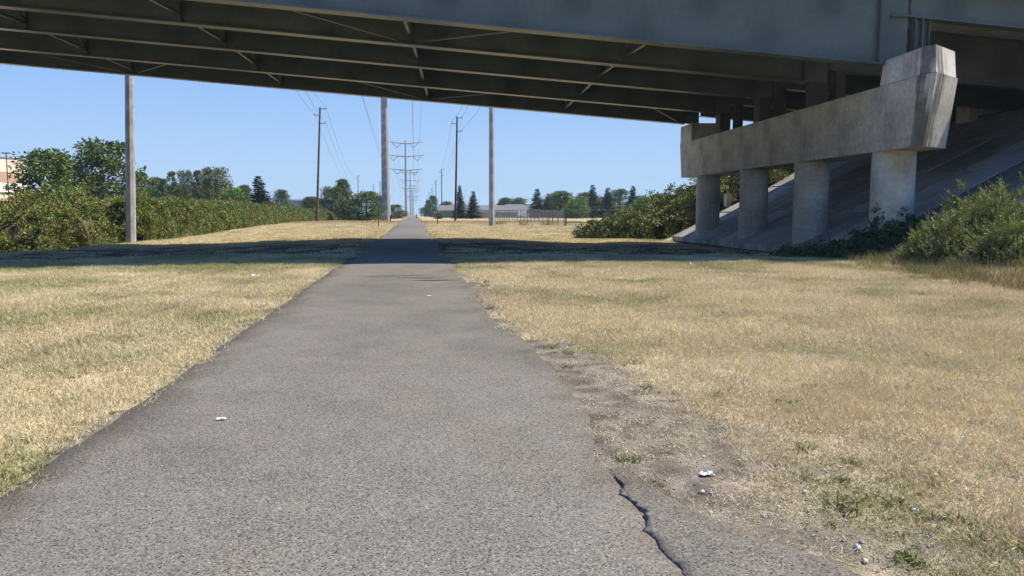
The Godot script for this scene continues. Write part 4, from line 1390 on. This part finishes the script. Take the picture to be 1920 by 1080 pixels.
func make_buildings():
	# cream warehouse at the left edge
	var w := thing("warehouse", Vector3(-80.7, land(-80, -114), -114.3), "big cream warehouse with brown and white bands at the left edge", "building", "", 1.117)
	var mb := MB.new()
	mb.box(Vector3(0, 2.3, 0), Vector3(45, 4.6, 20)); part("lower_wall", mb.mesh(), M.cream_wall, w)
	mb = MB.new()
	mb.box(Vector3(0, 5.35, 0), Vector3(45.1, 1.5, 20.1)); part("white_band", mb.mesh(), M.white_wall, w)
	mb = MB.new()
	mb.box(Vector3(0, 6.95, 0), Vector3(45.06, 1.7, 20.06)); part("brown_band", mb.mesh(), M.brown_band, w)
	mb = MB.new()
	mb.box(Vector3(0, 8.85, 0), Vector3(45.1, 2.1, 20.1)); part("upper_wall", mb.mesh(), M.cream_wall, w)
	mb = MB.new()
	mb.box(Vector3(0, 9.98, 0), Vector3(45.3, 0.15, 20.3)); part("parapet_cap", mb.mesh(), M.grey_roof, w)
	mb = MB.new()
	mb.box(Vector3(0, 4.62, 10.12), Vector3(45.2, 0.08, 0.15)); part("ledge", mb.mesh(), M.grey_roof, w)
	mb = MB.new()
	mb.tube(Vector3(0, -0.3, 0), Vector3(0, 10.2, 0), 0.1, 0.07, 8)
	mb.beam(Vector3(-0.6, 10.2, 0), Vector3(0.6, 10.2, 0), 0.2, 0.15)
	solo("lamp_post", mb.mesh(), M.dark_iron, Vector3(-60.5, land(-60, -122), -122), "dark lamp post in front of the cream warehouse", "lamp post")
	# grey shed seen over the hedge
	var s := thing("grey_shed", Vector3(-30.0, land(-30, -204), -204), "low blue grey shed peeking over the hedge left of the leaning pole", "building")
	mb = MB.new()
	mb.box(Vector3(0, 2.4, 0), Vector3(6.5, 4.8, 6)); part("wall", mb.mesh(), M.shed_grey, s)
	mb = MB.new()
	mb.box(Vector3(0, 4.95, 0), Vector3(6.9, 0.3, 6.4)); part("roof", mb.mesh(), M.white_wall, s)
	# long low building beyond the fence
	var b := thing("low_building", Vector3(25.0, land(25, -256) - 0.3, -256), "long low grey roofed building beyond the chain link fence", "building")
	mb = MB.new()
	mb.box(Vector3(0, 1.4, 0), Vector3(34.5, 2.8, 11)); part("wall", mb.mesh(), M.grey_wall, b)
	mb = MB.new()
	var hb := [Vector3(-17.7, 2.81, 6.2), Vector3(17.7, 2.81, 6.2), Vector3(17.7, 2.81, -6.2), Vector3(-17.7, 2.81, -6.2)]
	var ht := [Vector3(-16.6, 4.5, 4.2), Vector3(16.6, 4.5, 4.2), Vector3(16.6, 4.5, -4.2), Vector3(-16.6, 4.5, -4.2)]
	mb.hexa(hb, ht)
	var rf := part("roof", mb.mesh(), M.grey_roof, b)
	mb = MB.new()
	mb.box(Vector3(-10, 4.75, 0), Vector3(4, 0.5, 3))
	part("roof_unit", mb.mesh(), M.white_wall, rf)
	mb = MB.new()
	mb.box(Vector3(9, 4.7, 1), Vector3(6, 0.4, 3))
	part("roof_unit", mb.mesh(), M.white_wall, rf)
	mb = MB.new()
	mb.box(Vector3(5.5, 2.35, 6.6), Vector3(22, 0.25, 2.2)); part("canopy", mb.mesh(), M.white_wall, b)
	mb = MB.new()
	mb.box(Vector3(-3.5, 1.1, 5.56), Vector3(6, 2.2, 0.12)); part("red_panel", mb.mesh(), M.red_wall, b)
	mb = MB.new()
	mb.box(Vector3(-12.5, 1.2, 5.56), Vector3(8, 2.4, 0.12)); part("green_panel", mb.mesh(), M.green_wall, b)
	mb = MB.new()
	mb.box(Vector3(6.5, 1.1, 5.56), Vector3(9, 2.0, 0.12)); part("green_panel", mb.mesh(), M.green_wall, b)
	# white van parked before it
	var v := thing("parked_van", Vector3(35.5, land(35, -236), -236), "white van parked in front of the long low building", "van")
	mb = MB.new()
	mb.hexa([Vector3(-3, 0.4, 1), Vector3(2.9, 0.4, 1), Vector3(2.9, 0.4, -1), Vector3(-3, 0.4, -1)], [Vector3(-3, 1.2, 1), Vector3(2.9, 1.15, 1), Vector3(2.9, 1.15, -1), Vector3(-3, 1.2, -1)])
	mb.hexa([Vector3(-3, 1.2, 1), Vector3(2.0, 1.2, 1), Vector3(2.0, 1.2, -1), Vector3(-3, 1.2, -1)], [Vector3(-2.9, 2.35, 0.9), Vector3(1.2, 2.35, 0.9), Vector3(1.2, 2.35, -0.9), Vector3(-2.9, 2.35, -0.9)])
	part("body", mb.mesh(), M.car_white, v)
	mb = MB.new()
	mb.hexa([Vector3(-0.4, 1.4, 1.0), Vector3(1.7, 1.4, 1.0), Vector3(1.7, 1.4, 0.9), Vector3(-0.4, 1.4, 0.9)], [Vector3(-0.4, 2.1, 0.95), Vector3(1.3, 2.1, 0.95), Vector3(1.3, 2.1, 0.85), Vector3(-0.4, 2.1, 0.85)])
	part("side_window", mb.mesh(), M.glass_dark, v)
	for x in [-2.0, 1.9]:
		for z in [-0.9, 0.9]:
			mb = MB.new()
			mb.tube(Vector3(x, 0.36, z - 0.12), Vector3(x, 0.36, z + 0.12), 0.36, 0.36, 16)
			part("wheel", mb.mesh(), M.rubber, v)
	# far ridge at the left
	mb = MB.new()
	var prev := Vector3.ZERO
	for i in 31:
		var x := -3400.0 + i * 80.0
		var y := 250.0 * (1 - sstep(-2600, -1000, x)) + 12 * sin(i * 1.7) + 8
		var p := Vector3(x, y, -2300)
		if i > 0:
			mb.quad(Vector3(prev.x, -5, -2150), prev, p, Vector3(p.x, -5, -2150))
			mb.quad(prev, prev + Vector3(0, -30, -500), p + Vector3(0, -30, -500), p)
		prev = p
	tag(part("hills", mb.mesh(), M.hill, self), "distant blue ridge behind the warehouse", "", "", "structure")

func crumple(seed_: int, sx: float, sy: float, sz: float) -> ArrayMesh:
	var r := RandomNumberGenerator.new()
	r.seed = seed_
	var mb := MB.new()
	var g := []
	for j in 6:
		for i in 6:
			g.append(Vector3((i / 5.0 - 0.5) * sx * r.randf_range(0.8, 1.1), 0.004 + absf(r.randfn()) * sy * 0.5, (j / 5.0 - 0.5) * sz * r.randf_range(0.8, 1.1)))
	for j in 5:
		for i in 5:
			var a := j * 6 + i
			mb.quad(g[a], g[a + 1], g[a + 7], g[a + 6])
	return mb.mesh()

func pebble(seed_: int) -> ArrayMesh:
	var r := RandomNumberGenerator.new()
	r.seed = seed_
	var mb := MB.new()
	var k := 9
	var P := func(i: int, j: int) -> Vector3:
		var a := TAU * (i % k) / k
		var e := -PI / 2 + PI * j / 5.0
		var d := Vector3(cos(a) * cos(e), sin(e), sin(a) * cos(e))
		return d * (1 + 0.25 * sin(a * 2 + seed_) * cos(e) + 0.15 * cos(a * 3 + seed_ * 2) * cos(e)) * Vector3(1, 0.6, 0.75)
	for i in k:
		for j in 5: mb.quad(P.call(i, j), P.call(i, j + 1), P.call(i + 1, j + 1), P.call(i + 1, j))
	return mb.mesh()

func make_litter():
	for a in [[-1.49, -5.85, 0.07, 0.008, 0.035, 0.03, "small white scrap of paper lying on the left of the trail"], [0.26, -14.4, 0.08, 0.01, 0.05, 0.03, "white scrap lying on the trail short of the painted shadow streaks"], [-4.13, -20.0, 0.17, 0.08, 0.13, 0.02, "crumpled white paper in the grass left of the trail"], [8.28, -21.6, 0.16, 0.08, 0.13, 0.02, "crumpled white paper in the grass right of the trail near the shadow"], [1.75, -4.24, 0.085, 0.02, 0.06, 0.0, "torn white paper on the bare earth beside the trail"]]:
		solo("paper_scrap", crumple(int(a[1] * -10), a[2], a[3], a[4]), M.paper, Vector3(a[0], land(a[0], a[1]) + a[5] + 0.004, a[1]), a[6], "litter", "paper litter")
	for a in [[1.62, -3.98, 0.026, "pale stone just below the torn paper on bare earth"], [2.10, -3.22, 0.03, "larger of two pale stones at the lower right"], [2.16, -3.28, 0.018, "smaller of two pale stones at the lower right"], [2.05, -3.08, 0.026, "flat pale stone nearest the asphalt spur"], [2.64, -3.55, 0.035, "grey stone half sunk in grass at the right"], [2.2, -3.9, 0.022, "grey stone in the middle of the bare earth"]]:
		var o := solo("stone", pebble(int(a[0] * 100)), M.stone, Vector3(a[0], land(a[0], a[1]) + a[2] * 0.35, a[1]), a[3], "stone", "stones on the bare earth", "", a[0] * 5.0)
		o.scale = Vector3.ONE * a[2] * 0.75

func _ready():
	rng.seed = 20240
	nz.seed = 7
	nz.noise_type = FastNoiseLite.TYPE_SIMPLEX_SMOOTH
	nz.frequency = 0.1
	nz.fractal_octaves = 2
	# camera: 1.6 m above the trail, turned 7.4 degrees right of it, tipped 5.6 degrees down
	var cam := Camera3D.new()
	cam.name = "camera"
	add_child(cam)
	cam.position = Vector3(0, 1.6, 0)
	cam.rotation = Vector3(-atan(138.0 / 1400.0), -atan(182.0 / 1400.0), 0)
	cam.fov = rad_to_deg(2 * atan(540.0 / 1400.0))
	cam.near = 0.05
	cam.far = 6000
	cam.current = true
	# clear afternoon sky
	var we := WorldEnvironment.new()
	we.name = "world_environment"
	var env := Environment.new()
	var sm := ProceduralSkyMaterial.new()
	sm.sky_top_color = lin(0.044, 0.158, 0.46)
	sm.sky_horizon_color = lin(0.27, 0.40, 0.49)
	sm.sky_curve = 0.1
	sm.ground_bottom_color = lin(0.2, 0.17, 0.12)
	sm.ground_horizon_color = lin(0.27, 0.40, 0.49)
	sm.sun_angle_max = 1.0
	var sky := Sky.new()
	sky.sky_material = sm
	env.background_mode = Environment.BG_SKY
	env.sky = sky
	env.tonemap_mode = Environment.TONE_MAPPER_LINEAR
	env.tonemap_exposure = 2.05
	env.sdfgi_enabled = true
	env.ssao_enabled = true
	env.ssil_enabled = true
	env.fog_enabled = true
	env.fog_density = 0.00025
	env.fog_light_color = lin(0.55, 0.74, 0.92)
	we.environment = env
	add_child(we)
	# sun: from the right along the bridge, a little ahead, 52 degrees up
	var sun := DirectionalLight3D.new()
	sun.name = "sun"
	add_child(sun)
	var per := 1.0 / tan(deg_to_rad(52.0))
	var ahead := 0.15
	var side := sqrt(per * per - ahead * ahead)
	var to_sun := (fb(side, 1.0, ahead)).normalized()
	sun.look_at_from_position(Vector3.ZERO, -to_sun, Vector3.UP)
	sun.light_energy = 1.6
	sun.light_color = Color(1.0, 0.95, 0.86)
	sun.light_angular_distance = 0.5
	sun.shadow_enabled = true

	make_materials()
	make_ground()
	make_path()
	make_bridge()
	make_pier(0.0, 0.0, "grey concrete pier with four round columns right of the trail")
	make_pier(-56.0, 56.0 * GRADE, "matching concrete pier outside the view to the left")
	make_slope()
	make_abutment()
	make_power()
	make_hedge()
	make_trees()
	make_shrubs()
	make_fence()
	make_buildings()
	make_posts()
	make_litter()
	scatter_grass()
